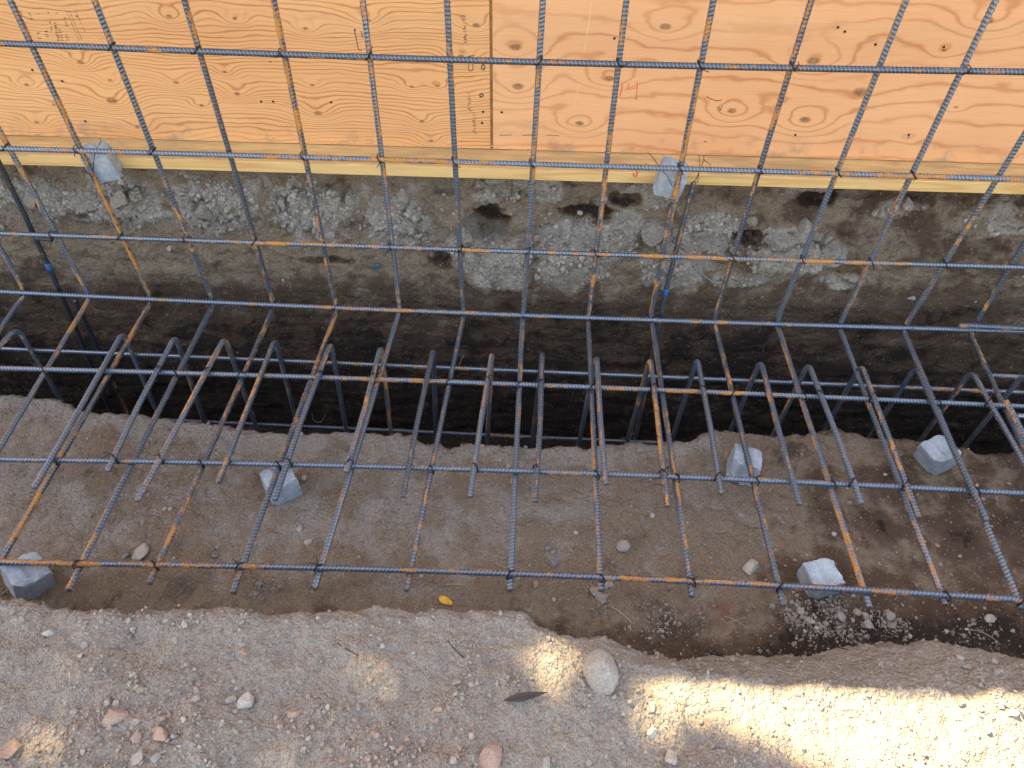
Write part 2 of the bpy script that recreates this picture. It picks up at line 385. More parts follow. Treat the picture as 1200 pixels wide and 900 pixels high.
D += wall*(.007*perlin(Pf*np.array([4., 6., 26.])+3)+.004*perlin(Pf*np.array([10., 10., 70.])+8)+.012*np.clip(perlin(Pf*np.array([9., 9., 3.])+14), 0, 1))
D += wall*.012*np.abs(perlin(Pf*np.array([5., 5., 1.4])+21))*-1
# cavities in the rear face: (pixel x, y, half width, half height, depth)
for (px, py, hw, hh, dep) in [(572, 265, .075, .062, .10), (545, 285, .03, .04, .04), (690, 255, .13, .03, .04), (640, 272, .06, .03, .03), (735, 240, .06, .02, .025), (885, 277, .10, .018, .03), (740, 290, .05, .016, .025),
                              (520, 232, .05, .012, .04), (215, 215, .05, .012, .03), (100, 250, .04, .012, .03), (1010, 235, .10, .02, .03), (355, 255, .05, .03, .02), (960, 240, .07, .02, .04), (1130, 285, .12, .03, .02)]:
    q = ony(px, py, .12)
    r = np.hypot((Pf[:, 0]-q[0])/hw, (Pf[:, 2]-q[2])/hh)+.35*A2+.25*A3
    D -= (zf > 4.6)*(zf < 7.2)*dep*sstep(1.25, .35, r)
# slabs of spoil standing proud
for (px, py, hw, hh, up) in [(665, 300, .12, .07, .035), (560, 325, .06, .03, .025), (915, 300, .20, .05, .03), (790, 300, .08, .07, .03), (460, 262, .13, .06, .02), (265, 245, .10, .05, .02), (380, 240, .07, .05, .02), (110, 250, .12, .05, .02), (1000, 275, .06, .03, .02)]:
    q = ony(px, py, .1)
    r = np.hypot((Pf[:, 0]-q[0])/hw, (Pf[:, 2]-q[2])/hh)+.5*A2+.35*A3
    D += (zf > 4.6)*(zf < 7.2)*up*sstep(1.1, .75, r)
# scrapes on the ledge, a rut along the foot of the bank
hol = (sstep(.10, .0, np.abs(Pf[:, 1]-np.repeat(LY[None], ny, 0).ravel()-.085))*ledge)
D -= hol*.012
for (px, py, rr, dd) in [(215, 692, .05, .03), (820, 735, .045, .03), (215, 640, .05, .012), (330, 640, .05, .012), (500, 560, .07, .012), (700, 610, .06, .010), (560, 620, .05, .010)]:
    q = onz(px, py, LEDGE); D -= ledge*dd*sstep(rr, rr*.2, np.hypot(Pf[:, 0]-q[0], Pf[:, 1]-q[1]))
for (px, py, rr, dd) in [(150, 760, .10, .018), (350, 800, .14, .012), (560, 780, .12, .016), (980, 840, .18, .012), (250, 850, .1, -.012), (700, 850, .12, -.012), (1130, 800, .08, .02), (830, 860, .09, .015)]:
    q = onz(px, py, BANK); D -= bank*dd*sstep(rr, 0, np.hypot(Pf[:, 0]-q[0], Pf[:, 1]-q[1]))
Pf = Pf+Nf*(D*near)[:, None]
# keep the rear face behind the bars
back = (zf > 4.6) & (zf < 8)
Pf[back, 1] = np.maximum(Pf[back, 1], .040)
idx = np.arange(ny*nx).reshape(ny, nx)
Fq = np.stack([idx[:-1, :-1], idx[:-1, 1:], idx[1:, 1:], idx[1:, :-1]], -1).reshape(-1, 4)
gm = mesh_np('ground', Pf, Fq)
# moisture with painted trench and crevice shade, and iron staining of the soil
xs = Pf[:, 0]
lipd = Pf[:, 1]-np.repeat(LY[None], ny, 0).ravel()
spoil = sstep(-.35, .35, fbm(Pf*np.array([7, 7, 9])+40, 4)+.25-1.6*np.clip(.20-Pf[:, 2], -.2, 1)*(zf > 4.6)*3)
edgd = np.repeat(EY[None], ny, 0).ravel()-Pf[:, 1]
wet_shade = bank*(.04+.14*A2+.12*A1)+face*(.20+.30*A2+.2*A1)+ledge*(.34+.15*sstep(1.7, 2.6, xs)+.24*sstep(2.3, 3.0, xs)+.36*sstep(.26, .05, lipd)+.30*A2+.25*A1-.34*sstep(.13, .0, edgd+.05*A2)*sstep(3.2, 2.2, xs))  # ledge also darkened toward the bank foot: painted contact shade
wet_shade += front*.85+sstep(3.2, 4, zf)*sstep(5.2, 4.6, zf)*.95
wallw = .84+.26*A1+.22*A2+.10*perlin(Pf*np.array([3., 5., 30.])+3)-.20*sstep(.02, .2, Pf[:, 2])+.22*sstep(-.1, -.6, Pf[:, 2])  # darkens with depth: trench shade painted into the soil colour
wet_shade += wall*wallw*(1-.0*spoil)
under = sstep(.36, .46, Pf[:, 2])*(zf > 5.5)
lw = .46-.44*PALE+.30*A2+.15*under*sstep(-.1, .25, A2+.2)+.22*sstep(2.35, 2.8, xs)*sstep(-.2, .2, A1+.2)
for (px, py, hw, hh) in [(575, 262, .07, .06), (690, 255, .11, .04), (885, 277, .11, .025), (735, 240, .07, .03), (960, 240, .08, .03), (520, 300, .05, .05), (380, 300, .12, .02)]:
    q = ony(px, py, .12); lw = lw+.6*sstep(1.1, .6, np.hypot((xs-q[0])/hw, (Pf[:, 2]-q[2])/hh)+.3*A3)  # cavities coloured darker: recess shade painted in
lw = lw+loose*clodmask*np.clip(CR/.016, 0, 1)*.42-.16*clodmask*np.clip(CL/.02, -1, 1)  # painted relief: damp cracks darkened, raised clods lightened
wet_shade += loose*np.clip(lw, 0, 1)+sstep(6.9, 7.3, zf)*.6
# dry spoil dribbled down over the cut face
drib = wall*sstep(.12, .20, Pf[:, 2]+.10*A1+.12*A2)*sstep(.0, .35, A2+.3*A3)
for (px, py, hw, hh) in [(665, 310, .13, .06), (570, 320, .08, .04), (800, 315, .12, .05), (905, 320, .14, .03), (60, 330, .07, .02), (470, 298, .04, .02)]:
    q = ony(px, py, .1); drib = np.maximum(drib, wall*sstep(1.1, .7, np.hypot((xs-q[0])/hw, (Pf[:, 2]-q[2])/hh)+.5*A2+.3*A3))
drib = np.maximum(drib*.6, wall*PALE)
wet_shade = wet_shade*(1-.8*drib)
attr(gm, 'wet_shade', np.clip(wet_shade, 0, 1))
pale = (loose+wall)*PALE*sstep(.50, .2, wet_shade+.10*A3)
attr(gm, 'pale', np.clip(pale, 0, 1))
redv = np.zeros(len(Pf))
for (px, py, r0, s) in [(850, 715, .06, .9), (395, 575, .07, .55), (120, 520, .10, .3), (200, 590, .15, .25)]:
    q = onz(px, py, LEDGE); redv += ledge*s*sstep(r0, .0, np.hypot(xs-q[0], Pf[:, 1]-q[1])+.03*A2)
redv += bank*.12*sstep(.1, .4, A1+.4*A2)
attr(gm, 'red', np.clip(redv, 0, 1))
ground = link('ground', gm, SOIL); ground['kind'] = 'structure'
bpy.context.view_layer.update()
G = Pf.reshape(ny, nx, 3)
_v = np.gradient(G, axis=0); _u = np.gradient(G, axis=1); GN = np.cross(_u, _v); GN /= np.linalg.norm(GN, axis=-1)[..., None]+1e-12; GNf = GN.reshape(-1, 3)
def hit(px, py):
    d = ray(px, py); ok, p, n, _ = ground.ray_cast(Vector(CAM), Vector(d).normalized())
    return (p, n) if ok else (Vector(onz(px, py, BANK)), Vector((0, 0, 1)))
def drop(x, y, z=1.5):
    ok, p, n, _ = ground.ray_cast(Vector((x, y, z)), Vector((0, 0, -1)))
    return p

# ------------------------------------------------------------------ ribbed bars
def resample(path, step):
    path = np.asarray(path, float); d = np.linalg.norm(np.diff(path, axis=0), axis=1); s = np.concatenate([[0], np.cumsum(d)])
    n = max(2, int(s[-1]/step)); t = np.linspace(0, s[-1], n)
    return np.stack([np.interp(t, s, path[:, k]) for k in range(3)], 1), t
def frames(C):
    T = np.gradient(C, axis=0); T /= np.linalg.norm(T, axis=1)[:, None]
    n0 = np.cross(T[0], [0.31, .52, .8]); n0 /= np.linalg.norm(n0); Ns = [n0]
    for k in range(1, len(T)):
        v = Ns[-1]-T[k]*np.dot(Ns[-1], T[k]); Ns.append(v/np.linalg.norm(v))
    Ns = np.array(Ns); return T, Ns, np.cross(T, Ns)
def tube_data(path, rad, step, sides, ribbed=False, phase=0., roll=0.):
    C, s = resample(path, step); T, A, B = frames(C); n = len(C)
    th = np.linspace(0, 2*np.pi, sides, endpoint=False)
    r = np.full((n, sides), rad); rib = np.zeros((n, sides))
    if ribbed:
        tri = np.abs(((th+roll)/np.pi) % 2-1)
        ph = (s[:, None]/.0108+.85*tri[None]+phase) % 1
        rib = np.clip(1-np.abs(ph-.5)/.20, 0, 1)
        lon = np.clip(1-np.minimum(np.abs(np.angle(np.exp(1j*(th+roll)))), np.abs(np.angle(np.exp(1j*(th+roll-np.pi)))))/.35, 0, 1)[None]
        rib = np.maximum(rib, .85*lon+0*rib)
        r = rad*.885+.0022*rib
    V = C[:, None]+r[..., None]*(np.cos(th)[None, :, None]*A[:, None]+np.sin(th)[None, :, None]*B[:, None])
    V = V.reshape(-1, 3); i = np.arange(n*sides).reshape(n, sides); j = np.roll(i, -1, 1)
    F = np.stack([i[:-1], j[:-1], j[1:], i[1:]], -1).reshape(-1, 4)
    V = np.concatenate([V, C[:1], C[-1:]]); a, b = n*sides, n*sides+1
    tri_ = np.concatenate([np.stack([np.full(sides, a), j[0], i[0]], 1), np.stack([np.full(sides, b), i[-1], j[-1]], 1)])
    cut = np.zeros(len(V)); cut[a] = cut[b] = 1
    al = np.repeat(s[:, None], sides, 1); z2_ = [0, 0]
    ex = {'along': np.concatenate([al.ravel(), z2_])+phase*37., 'ca': np.concatenate([np.repeat(np.cos(th)[None], n, 0).ravel(), z2_]), 'sa': np.concatenate([np.repeat(np.sin(th)[None], n, 0).ravel(), z2_])}
    return V, F, tri_, np.concatenate([rib.ravel(), z2_]), ex, cut
def bar(name, path, parent, origin, mat=None, rad=.0086, phase=None, step=.0024):
    ph = random.random() if phase is None else phase
    V, F, T3, rib, ex, cut = tube_data(path, rad, step, 12, True, ph, random.random()*6)
    me = mesh_np(name, V-np.asarray(origin), [F, T3]); attr(me, 'rib', rib); attr(me, 'cut', cut)
    for k_, v_ in ex.items(): attr(me, k_, v_)
    return link(name, me, mat or STEEL, parent)
def wire_mesh(name, paths, rad, mat, parent=None, origin=(0, 0, 0), sides=6, step=.004):
    Vs, F4, F3, o = [], [], [], 0
    for p in paths:
        V, F, T3, *_ = tube_data(p, rad, step, sides); Vs.append(V); F4.append(F+o); F3.append(T3+o); o += len(V)
    me = mesh_np(name, np.concatenate(Vs)-np.asarray(origin), [np.concatenate(F4), np.concatenate(F3)])
    return link(name, me, mat, parent)
def fillet(a, b, c, r, n=9):
    """arc points replacing the corner b of a-b-c"""
    a, b, c = map(np.asarray, (a, b, c)); u = (a-b)/np.linalg.norm(a-b); v = (c-b)/np.linalg.norm(c-b)
    half = math.acos(np.clip(np.dot(u, v), -1, 1))/2; t = r/math.tan(half)
    cen = b+(u+v)/np.linalg.norm(u+v)*r/math.sin(half); p, q = b+u*t, b+v*t
    out = []
    for k in range(n+1):
        w = k/n; d = (p-cen)*(1-w)+(q-cen)*w; out.append(cen+d/np.linalg.norm(d)*r)
    return out
def curve3(pts, n=10):
    """Catmull-Rom"""
    p = [np.asarray(q, float) for q in pts]; p = [2*p[0]-p[1]]+p+[2*p[-1]-p[-2]]; o = []
    for k in range(1, len(p)-2):
        for t in np.linspace(0, 1, n, endpoint=False):
            o.append(.5*((2*p[k])+(-p[k-1]+p[k+1])*t+(2*p[k-1]-5*p[k]+4*p[k+1]-p[k+2])*t*t+(-p[k-1]+3*p[k]-3*p[k+1]+p[k+2])*t**3))
    return np.array(o+[p[-2]])

S = .2286
W1 = dict(zip(range(2, 14), [(35, 52), (132, 55), (233, 61), (333, 64), (432, 68), (528, 70), (631, 72), (726, 75), (821, 78), (928, 78), (1030, 82), (1128, 84)]))
W2 = dict(zip(range(1, 15), [(10, 173), (96, 177), (182, 180), (268, 182), (358, 184), (448, 187), (534, 190), (624, 193), (710, 196), (797, 197), (891, 199), (981, 202), (1066, 206), (1167, 211)]))
W3 = dict(zip(range(1, 16), [(65, 275), (146, 278), (225, 282), (302, 285), (381, 289), (461, 291), (539, 293), (618, 295), (700, 297), (772, 300), (857, 302), (935, 304), (1020, 307), (1102, 312), (1185, 314)]))
CO = dict(zip(range(0, 16), [(30, 342), (106, 348), (176, 352), (249, 356), (320, 359), (393, 362), (468, 364), (543, 368), (613, 371), (689, 373), (764, 375), (837, 377), (912, 379), (983, 382), (1059, 386), (1136, 389)]))
F2 = dict(zip(range(1, 16), [(55, 433), (133, 435), (212, 437), (288, 438), (370, 442), (445, 446), (528, 448), (608, 452), (693, 454), (775, 457), (858, 459), (935, 463), (1017, 467), (1093, 471), (1177, 477)]))
F3 = dict(zip(range(2, 15), [(68, 538), (157, 540), (240, 543), (328, 545), (410, 547), (507, 549), (604, 552), (697, 555), (792, 557), (882, 562), (972, 566), (1052, 570), (1140, 577)]))
F4 = dict(zip(range(3, 15), [(95, 660), (183, 662), (283, 663), (377, 666), (480, 668), (599, 671), (704, 677), (808, 682), (912, 686), (1013, 691), (1105, 697), (1193, 703)]))
ENDS = dict(zip(range(3, 15), [(85, 692), (180, 684), (270, 695), (372, 690), (477, 692), (600, 692), (705, 692), (811, 699), (918, 710), (1017, 712), (1105, 708), (1196, 713)]))
XTRA = {0: [(0, 290)], 15: [(1200, 285)]}

ORI = np.array([1.85, -.5, -.09])
cage = empty('rebar_cage', ORI, 'grid of rusty blue grey rebar bent from wall into footing trench', 'rebar cage')
TOP = 1.50
wall_fit, foot_fit = {}, {}
for i in range(0, 16):
    pw = [ony(*d[i], 0.) for d in (W1, W2, W3, CO) if i in d]+[ony(*q, 0.) for q in XTRA.get(i, [])]
    pf = [onz(*d[i], 0.) for d in (CO, F2, F3, F4) if i in d]
    pw, pf = np.array(pw), np.array(pf)
    if i == 0: pf = np.array([onz(30, 342, 0), onz(0, 387, 0)])
    wall_fit[i] = np.polyfit(pw[:, 2], pw[:, 0], 1); foot_fit[i] = np.polyfit(pf[:, 1], pf[:, 0], 1)
for i in (-2, -1, 16, 17): wall_fit[i] = np.array([0., i*S]); foot_fit[i] = np.array([0., i*S])
for i in range(-2, 18):
    xw, xf = wall_fit[i], foot_fit[i]; x0 = .5*(xw[1]+xf[1])
    yend = onz(*ENDS[i], 0.)[1] if i in ENDS else -1.09
    a = (np.polyval(xw, TOP+.03*math.sin(i*2.1)), 0, TOP+.03*math.sin(i*2.1)); m1 = (np.polyval(xw, .05), 0, .05); c = (x0, 0, 0); e = (np.polyval(xf, yend), yend, 0); m2 = (np.polyval(xf, -.05), -.05, 0)
    k = np.linspace(0, 1, 6)[:, None]; bow = np.sin(k*np.pi)*np.array([[.002*math.sin(i*3.3), .003*math.sin(i*1.7), 0]])
    p1 = np.array(a)*(1-k)+np.array(m1)*k+bow
    k2 = np.linspace(0, 1, 6)[:, None]; p2 = np.array(m2)*(1-k2)+np.array(e)*k2+np.sin(k2*np.pi)*np.array([[0, 0, .003*math.sin(i*2.9)]])
    bar('bent_bar', list(p1)+fillet(m1, c, m2, .030)+list(p2), cage, ORI)

def tie(node, d1, d2, nrm, parent):
    """a twisted loop of wire round two crossing bars"""
    node, nrm = np.asarray(node, float), np.asarray(nrm, float); d = np.asarray(d1, float)+np.asarray(d2, float)*random.choice((-1, 1)); d /= np.linalg.norm(d)
    paths = []
    for off in (-.0011, .0011):
        side = np.cross(nrm, d); t = np.linspace(0, 2*np.pi, 26)
        paths.append(node+side*off+np.outer(np.cos(t), d)*.0138+np.outer(np.sin(t), nrm)*.0190)
    e = node+nrm*.0205; u = d*random.uniform(-.6, .6)+np.cross(nrm, d)*random.uniform(-.6, .6)
    for q in range(2):
        L = random.uniform(.014, .042); v = u+np.array([random.uniform(-.4, .4) for _ in range(3)])
        paths.append(curve3([e, e+nrm*.006+v*L*.4, e+nrm*.003+v*L], 5))
    return wire_mesh('tie_wire', paths, .0012, WIRE, parent, ORI, 5, .003)

XA, XB = -.62, 4.25
def row(pts, dof, deg=2):
    """longitudinal bar through measured points; dof 'z' -> wall row, 'y' -> footing row"""
    pts = np.array(pts); c = np.polyfit(pts[:, 0], pts[:, 2 if dof == 'z' else 1], deg); xs_ = np.linspace(XA, XB, 60)
    xc = np.clip(xs_, pts[:, 0].min()-.15, pts[:, 0].max()+.15)
    return c, xs_, np.polyval(c, xc)
D1 = .0172
ties = 0
for d, kind in ((W1, 'w'), (W2, 'w'), (W3, 'w'), (CO, 'c'), (F2, 'f'), (F3, 'f'), (F4, 'f')):
    if kind == 'f':
        c, xs_, v = row([onz(*q, D1) for q in d.values()], 'y'); path = np.stack([xs_, v, np.full(60, D1)], 1)
    else:
        c, xs_, v = row([ony(*q, -D1) for q in d.values()], 'z'); path = np.stack([xs_, np.full(60, -D1), v+(.004 if kind == 'c' else 0)], 1)
    lo = bar('longitudinal_bar', path, cage, ORI)
    for i in range(-1, 17):
        if (i*7+len(d)*3) % 5 == 0: continue
        fit = foot_fit[i] if kind == 'f' else wall_fit[i]
        if kind == 'f':
            x = np.polyval(fit, -.5); y = np.interp(x, xs_, v); x = np.polyval(fit, y); nd, nr, d2 = (x, y, D1*.5), (0, 0, 1), (0, 1, 0)
        else:
            x = np.polyval(fit, .5); z = np.interp(x, xs_, v); x = np.polyval(fit, z); nd, nr, d2 = (x, -D1*.5, z), (0, -1, 0), (0, 0, 1)
        tie(nd, (1, 0, 0), d2, nr, lo)
# one more wall row above the picture
bar('longitudinal_bar', np.stack([np.linspace(XA, XB, 30), np.full(30, -D1), np.full(30, 1.225)], 1), cage, ORI)

# dowels: lie on the footing rows, hook over and go down into the key
HP = [((21, 383), (-62, 470), (68, 463)), ((145, 388), (40, 572), (183, 481)), ((206, 392), (126, 552), (238, 490)), ((264, 394), (161, 587), (299, 497)), ((323, 396), (256, 565), (346, 488)), ((388, 400), (322, 586), (405, 500)),
      ((447, 404), (406, 553), (458, 506)), ((508, 407), (472, 582), (511, 515)), ((577, 411), (551, 582), (571, 516)), ((636, 410), (627, 588), (624, 517)), ((699, 415), (710, 567), (679, 516)), ((762, 418), (782, 593), (736, 515)),
      ((817, 418), (845, 578), (789, 511)), ((891, 421), (937, 591), (857, 503)), ((947, 424), (1009, 590), (910, 501)), ((1009, 426), (1076, 606), (967, 502)), ((1073, 428), (1156, 610), (1037, 485)), ((1138, 433), (1236, 612), (1083, 510)), ((1199, 437), (1290, 590), (1133, 520))]
ZT = 2*D1
legY = []
for h, (tip, end, low) in enumerate(HP):
    t = onz(*tip, ZT); e = onz(*end, ZT); yl = t[1]-.004; q = ony(*low, yl)
    cor = np.array([t[0], yl, ZT]); dn = q-cor; bot = cor+dn*(PIT+.12-ZT)/dn[2]; legY.append(yl)
    m1 = cor+(e-cor)*.12; m2 = cor+dn*.12
    wob = .004*math.sin(h*2.3)
    hb = bar('dowel_bar', [e, (e+m1)/2+np.array([wob, 0, .002])]+[m1]+fillet(m1, cor, m2, .034, 10)+[m2, bot], cage, ORI)
    if h % 3 != 1:
        for d in (F2, F3):
            c, xs_, v = row([onz(*p_, D1) for p_ in d.values()], 'y'); w = 0
            y = np.interp(t[0], xs_, v); k_ = (y-cor[1])/(e[1]-cor[1])
            if k_ < .97: x = cor[0]+(e[0]-cor[0])*k_; tie((x, y, D1*1.5), (1, 0, 0), (0, 1, 0), (0, 0, 1), hb)
KY = float(np.mean(legY))+D1+.006
for pts, x0, x1 in (([(0, 408), (200, 415), (400, 426), (600, 437), (800, 446), (1000, 450), (1200, 458)], XA, XB), ([(250, 494), (400, 503), (600, 511), (733, 517)], -.55, 3.6)):
    w = np.array([ony(*q, KY) for q in pts]); c = np.polyfit(w[:, 0], w[:, 2], 1); xs_ = np.linspace(x0, x1, 40)
    bar('longitudinal_bar', np.stack([xs_, np.full(40, KY), np.polyval(c, xs_)], 1), cage, ORI)
# lapped bars that come in from the right
q = ony(1124, 381, -D1*2.); q2 = ony(1200, 385, -D1*2.); bar('lap_bar', [q, q+(q2-q)*8], cage, ORI)
q = ony(1162, 440, KY+.02); q2 = ony(1200, 442, KY+.02); bar('lap_bar', [q, q+(q2-q)*9], cage, ORI)
q = onz(1191, 487, .03); q2 = onz(1215, 488.5, .03); bar('lap_bar', [q, q+(q2-q)*9], cage, ORI)
q = onz(1179, 470, .05); q2 = onz(1212, 534, .05); bar('lap_bar', [q, q+(q2-q)*3.2], cage, ORI)

# stakes with a band of blue tape, standing against the rear face
def stake(pxs, Yp, label, tape_px=None, mat=None, rad=.0086):
    pts = [ony(*q, Yp) for q in pxs]; base = pts[-1]
    d = pts[-1]-pts[-2]; pts.append(pts[-1]+d/np.linalg.norm(d)*.2)
    o = empty('rebar_stake', pts[-1], label, 'rebar stake')
    bar('rod', pts, o, pts[-1], mat or STEELD, rad)
    if tape_px:
        t = ony(*tape_px, Yp); n = (pts[1]-pts[0]); k = np.argmin([np.linalg.norm(t-p_) for p_ in pts]);
        d = (pts[min(k+1, len(pts)-1)]-pts[max(k-1, 0)]); d /= np.linalg.norm(d)
        wire_mesh('tape_band', [[t-d*.013, t+d*.013]], rad+.0016, TAPE, o, pts[-1], 12, .004)
    return o
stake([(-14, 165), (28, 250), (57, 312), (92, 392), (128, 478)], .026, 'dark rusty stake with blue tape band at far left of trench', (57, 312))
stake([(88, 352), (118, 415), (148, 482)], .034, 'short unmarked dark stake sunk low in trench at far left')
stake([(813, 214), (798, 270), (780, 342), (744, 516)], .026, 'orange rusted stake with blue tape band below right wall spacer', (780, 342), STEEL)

# ------------------------------------------------------------------ form: plate and plywood sheets
def box_grid(name, x0, x1, y0, y1, z0, z1, slope=0., nseg=40, jit=0., bev=.0):
    bm = bmesh.new(); xs_ = np.linspace(x0, x1, nseg+1); rings = []
    b_ = bev
    prof = [(y0+b_, z0), (y1-b_, z0), (y1, z0+b_), (y1, z1-b_), (y1-b_, z1), (y0+b_, z1), (y0, z1-b_), (y0, z0+b_)]
    for x in xs_:
        j = jit*(random.random()-.5)
        rings.append([bm.verts.new((x, y+j, z+slope*(x-x0)+j)) for y, z in prof])
    for r0, r1 in zip(rings[:-1], rings[1:]):
        for k in range(8): bm.faces.new((r0[k], r0[(k+1) % 8], r1[(k+1) % 8], r1[k]))
    bm.faces.new(rings[0][::-1]); bm.faces.new(rings[-1])
    bmesh.ops.recalc_face_normals(bm, faces=bm.faces); me = bpy.data.meshes.new(name); bm.to_mesh(me); bm.free(); return me
SL = .0066
def botz(x): return .4845+SL*x
PX0 = -4.0
plate = link('plate_board', box_grid('plate_board', 0, 9.6, 0, .14, 0, .038, SL, 60, .0012, .003), LUMBER, None, (PX0, .09, botz(PX0)))
tag(plate, 'long yellow lumber plate under the plywood with muddy top edge', 'board')
PY = .207; PT = .019
seam = ony(577.5, 90, PY)[0]
shw, shh = 2.438, 1.219
def zp(x): return botz(x)+.0415
left_px = [(197, 15, .012, 2.2), (274, 17, .009, 1.6), (357, 28, .010, 1.6), (93, 70, .014, 2.4), (128, 91, .010, 1.8), (30, 97, .010, 1.6), (205, 93, .012, 2.), (130, 115, .022, 3.), (42, 141, .011, 1.6), (235, 120, .010, 1.6), (262, 80, .009, 1.4), (277, 106, .012, 1.8),
           (365, 95, .009, 1.2), (372, 128, .016, 2.4), (482, 96, .009, 1.6), (512, 95, .009, 1.6), (494, 137, .010, 1.8), (558, 23, .014, 2.2), (540, 60, .013, 2.), (505, 160, .010, 1.6), (430, 18, .012, 1.8), (160, 146, .012, 1.5), (62, 120, .008, 1.)]
right_px = [(604, 55, .022, 2.6), (607, 101, .022, 2.6), (714, 91, .019, 2.4), (679, 144, .017, 2.4), (954, 69, .024, 2.8), (944, 138, .022, 2.8), (858, 128, .018, 2.4), (1108, 55, .010, 1.2), (1122, 122, .008, 1.), (1066, 158, .007, 1.), (780, 30, .02, 1.5), (1160, 20, .02, 1.8), (1010, 105, .03, 1.0)]
def loc_kn(lst, x0):
    o = []
    for (px, py, r, s) in lst: q = ony(px, py, PY); o.append((q[0]-x0, q[2]-zp(x0)-SL*(q[0]-x0), r, s))
    return o
PLA = plywood_material('fir_plywood_busy', ((.79, .445, .20), (.74, .39, .17)), (.40, .15, .045), [(a_, b_, r_, s_*1.7) for a_, b_, r_, s_ in loc_kn(left_px, seam-.009-shw)], 82., .95, 3.1, 5.)
PLB = plywood_material('fir_plywood_clear', ((.78, .43, .215), (.75, .39, .185)), (.50, .195, .07), loc_kn(right_px, seam), 17., .85, 8.4, 8.)
PLC = plywood_material('fir_plywood_plain', ((.66, .39, .19), (.61, .34, .16)), (.42, .18, .07), [(.5, .4, .02, 2.), (1.4, .8, .02, 2.)], 36., .65, 14.2, 5.)
sheets = {}
def sheet(x0, z0, w, mat, label):
    me = box_grid('plywood_sheet', 0, w, 0, PT, 0, shh, SL, 24, 0, .0012)
    o = link('plywood_sheet', me, mat, None, (x0, PY, z0)); tag(o, label, 'plywood', 'plywood sheets of the wall form'); return o
sA = sheet(seam-.009-shw, zp(seam-shw), shw, PLA, 'plywood sheet with busy grain, small knots and black stamps left of the seam')
sB = sheet(seam, zp(seam), shw, PLB, 'plywood sheet with smooth grain, large round knots and a red 14')
sheet(seam-.006-2*shw, zp(seam-2*shw), shw, PLC, 'plywood sheet at far left end of the form, beyond the stamped sheet')
z2 = zp(seam-shw)+shh+.03
TOPSHIFT = 0.0
for k, (x0, lab) in enumerate(((seam-1.22-shw*2, 'upper plywood sheet at left end of the form'), (seam-1.22-shw, 'upper plywood sheet above the stamped busy grained sheet'), (seam-1.22, 'upper plywood sheet above the vertical seam'), (seam+1.22, 'upper plywood sheet at right end of the form'))):
    sheet(x0, z2, shw-.004, PLC, lab)
st_ = link('added_seam_stud', box_grid('added_seam_stud', 0, .089, 0, .038, 0, 1.9, 0, 4, 0, .002), LUMBER, None, (seam-.05, PY+PT+.002, zp(seam)))  # backing added to stop sun leaking through the seam
tag(st_, 'brown lumber stud added behind the vertical plywood seam to block sun', 'stud')
# marks on the sheets: thin ink laid on the face
def flat_marks(name, strokes, width, mat, parent, x0, z0):
    if name in ('chalk_line', 'pencil_mark') and len(strokes) > 1:
        for s_ in strokes: flat_marks(name, [s_], width, mat, parent, x0, z0)
        return
    """strokes: polylines of (pixel x, pixel y) on the plywood face, drawn as ribbons"""
    bm = bmesh.new()
    for st in strokes:
        q = [ony(a, b_, PY) for a, b_ in st]; q = [(p_[0]-x0, p_[2]-z0) for p_ in q]
        w = width*random.uniform(.8, 1.2)
        for (ax, az), (bx, bz) in zip(q[:-1], q[1:]):
            L = math.hypot(bx-ax, bz-az)+1e-9; nx_, nz_ = -(bz-az)/L*w/2, (bx-ax)/L*w/2
            bm.faces.new([bm.verts.new((x, -.0007, z)) for x, z in ((ax-nx_, az-nz_), (bx-nx_, bz-nz_), (bx+nx_, bz+nz_), (ax+nx_, az+nz_))])
    bmesh.ops.recalc_face_normals(bm, faces=bm.faces)
    me = bpy.data.meshes.new(name); bm.to_mesh(me); bm.free(); return link(name, me, mat, parent)
lx0, lz0 = sA.location.x, sA.location.z; rx0, rz0 = sB.location.x, sB.location.z
# grade stamp: worn columns of tiny unreadable characters between rules
st = []
def glyphs(x, y0, y1, dx, dy, dens=.75, h=4.):
    y = y0; o = []
    while y < y1:
        if random.random() < dens:
            a = x+dx*(y-y0)
            for _ in range(random.choice((2, 3))):
                u, v = random.uniform(-h/2, h/2), random.uniform(0, 2.2); u2, v2 = random.uniform(-h/2, h/2), random.uniform(0, 2.2)
                o.append([(a+u, y+v), (a+u2, y+v2)])
        y += dy
    return o
for x, y0, y1 in ((45, 38, 45), (53, 30, 43), (58, 25, 36), (64, 26, 47), (70, 34, 48), (76, 20, 33), (78, 40, 48)): st += glyphs(x, y0, y1, .25, 2.9)
flat_marks('stamp', st, .0016, INK, sA, lx0, lz0)
rl = []
for x, dash in ((78, 0), (81.5, 0), (89, 1), (23, 1)):
    for y in np.arange(13, 46, 3.2):
        if dash and random.random() < .35: continue
        a = x+.43*(y-13); rl.append([(a, y), (a+.43*2.2, y+2.2)])
flat_marks('stamp', rl, .0014, INK, sA, lx0, lz0)
flat_marks('stamp', [[(24, 13), (26, 18)], [(34, 14), (36, 19)], [(44, 15), (46, 17)], [(56, 13.5), (57.5, 16)], [(66, 14), (67.5, 16)]], .0016, INK, sA, lx0, lz0)
g2 = []
for x, y0, y1 in ((544, 18, 50), (549, 108, 132), (555, 128, 158)):
    g2 += [[(a+0*x, b_) for a, b_ in s_] for s_ in glyphs(x, y0, y1, .05, 3., .8, 5.)]
flat_marks('faded_lettering', g2, .0018, INKF, sA, lx0, lz0)
flat_marks('pencil_mark', [[(415, 34), (418, 47), (420, 58), (424, 59)], [(415, 36), (417, 34)], [(423, 36), (425, 44)]], .0022, INK, sA, lx0, lz0)
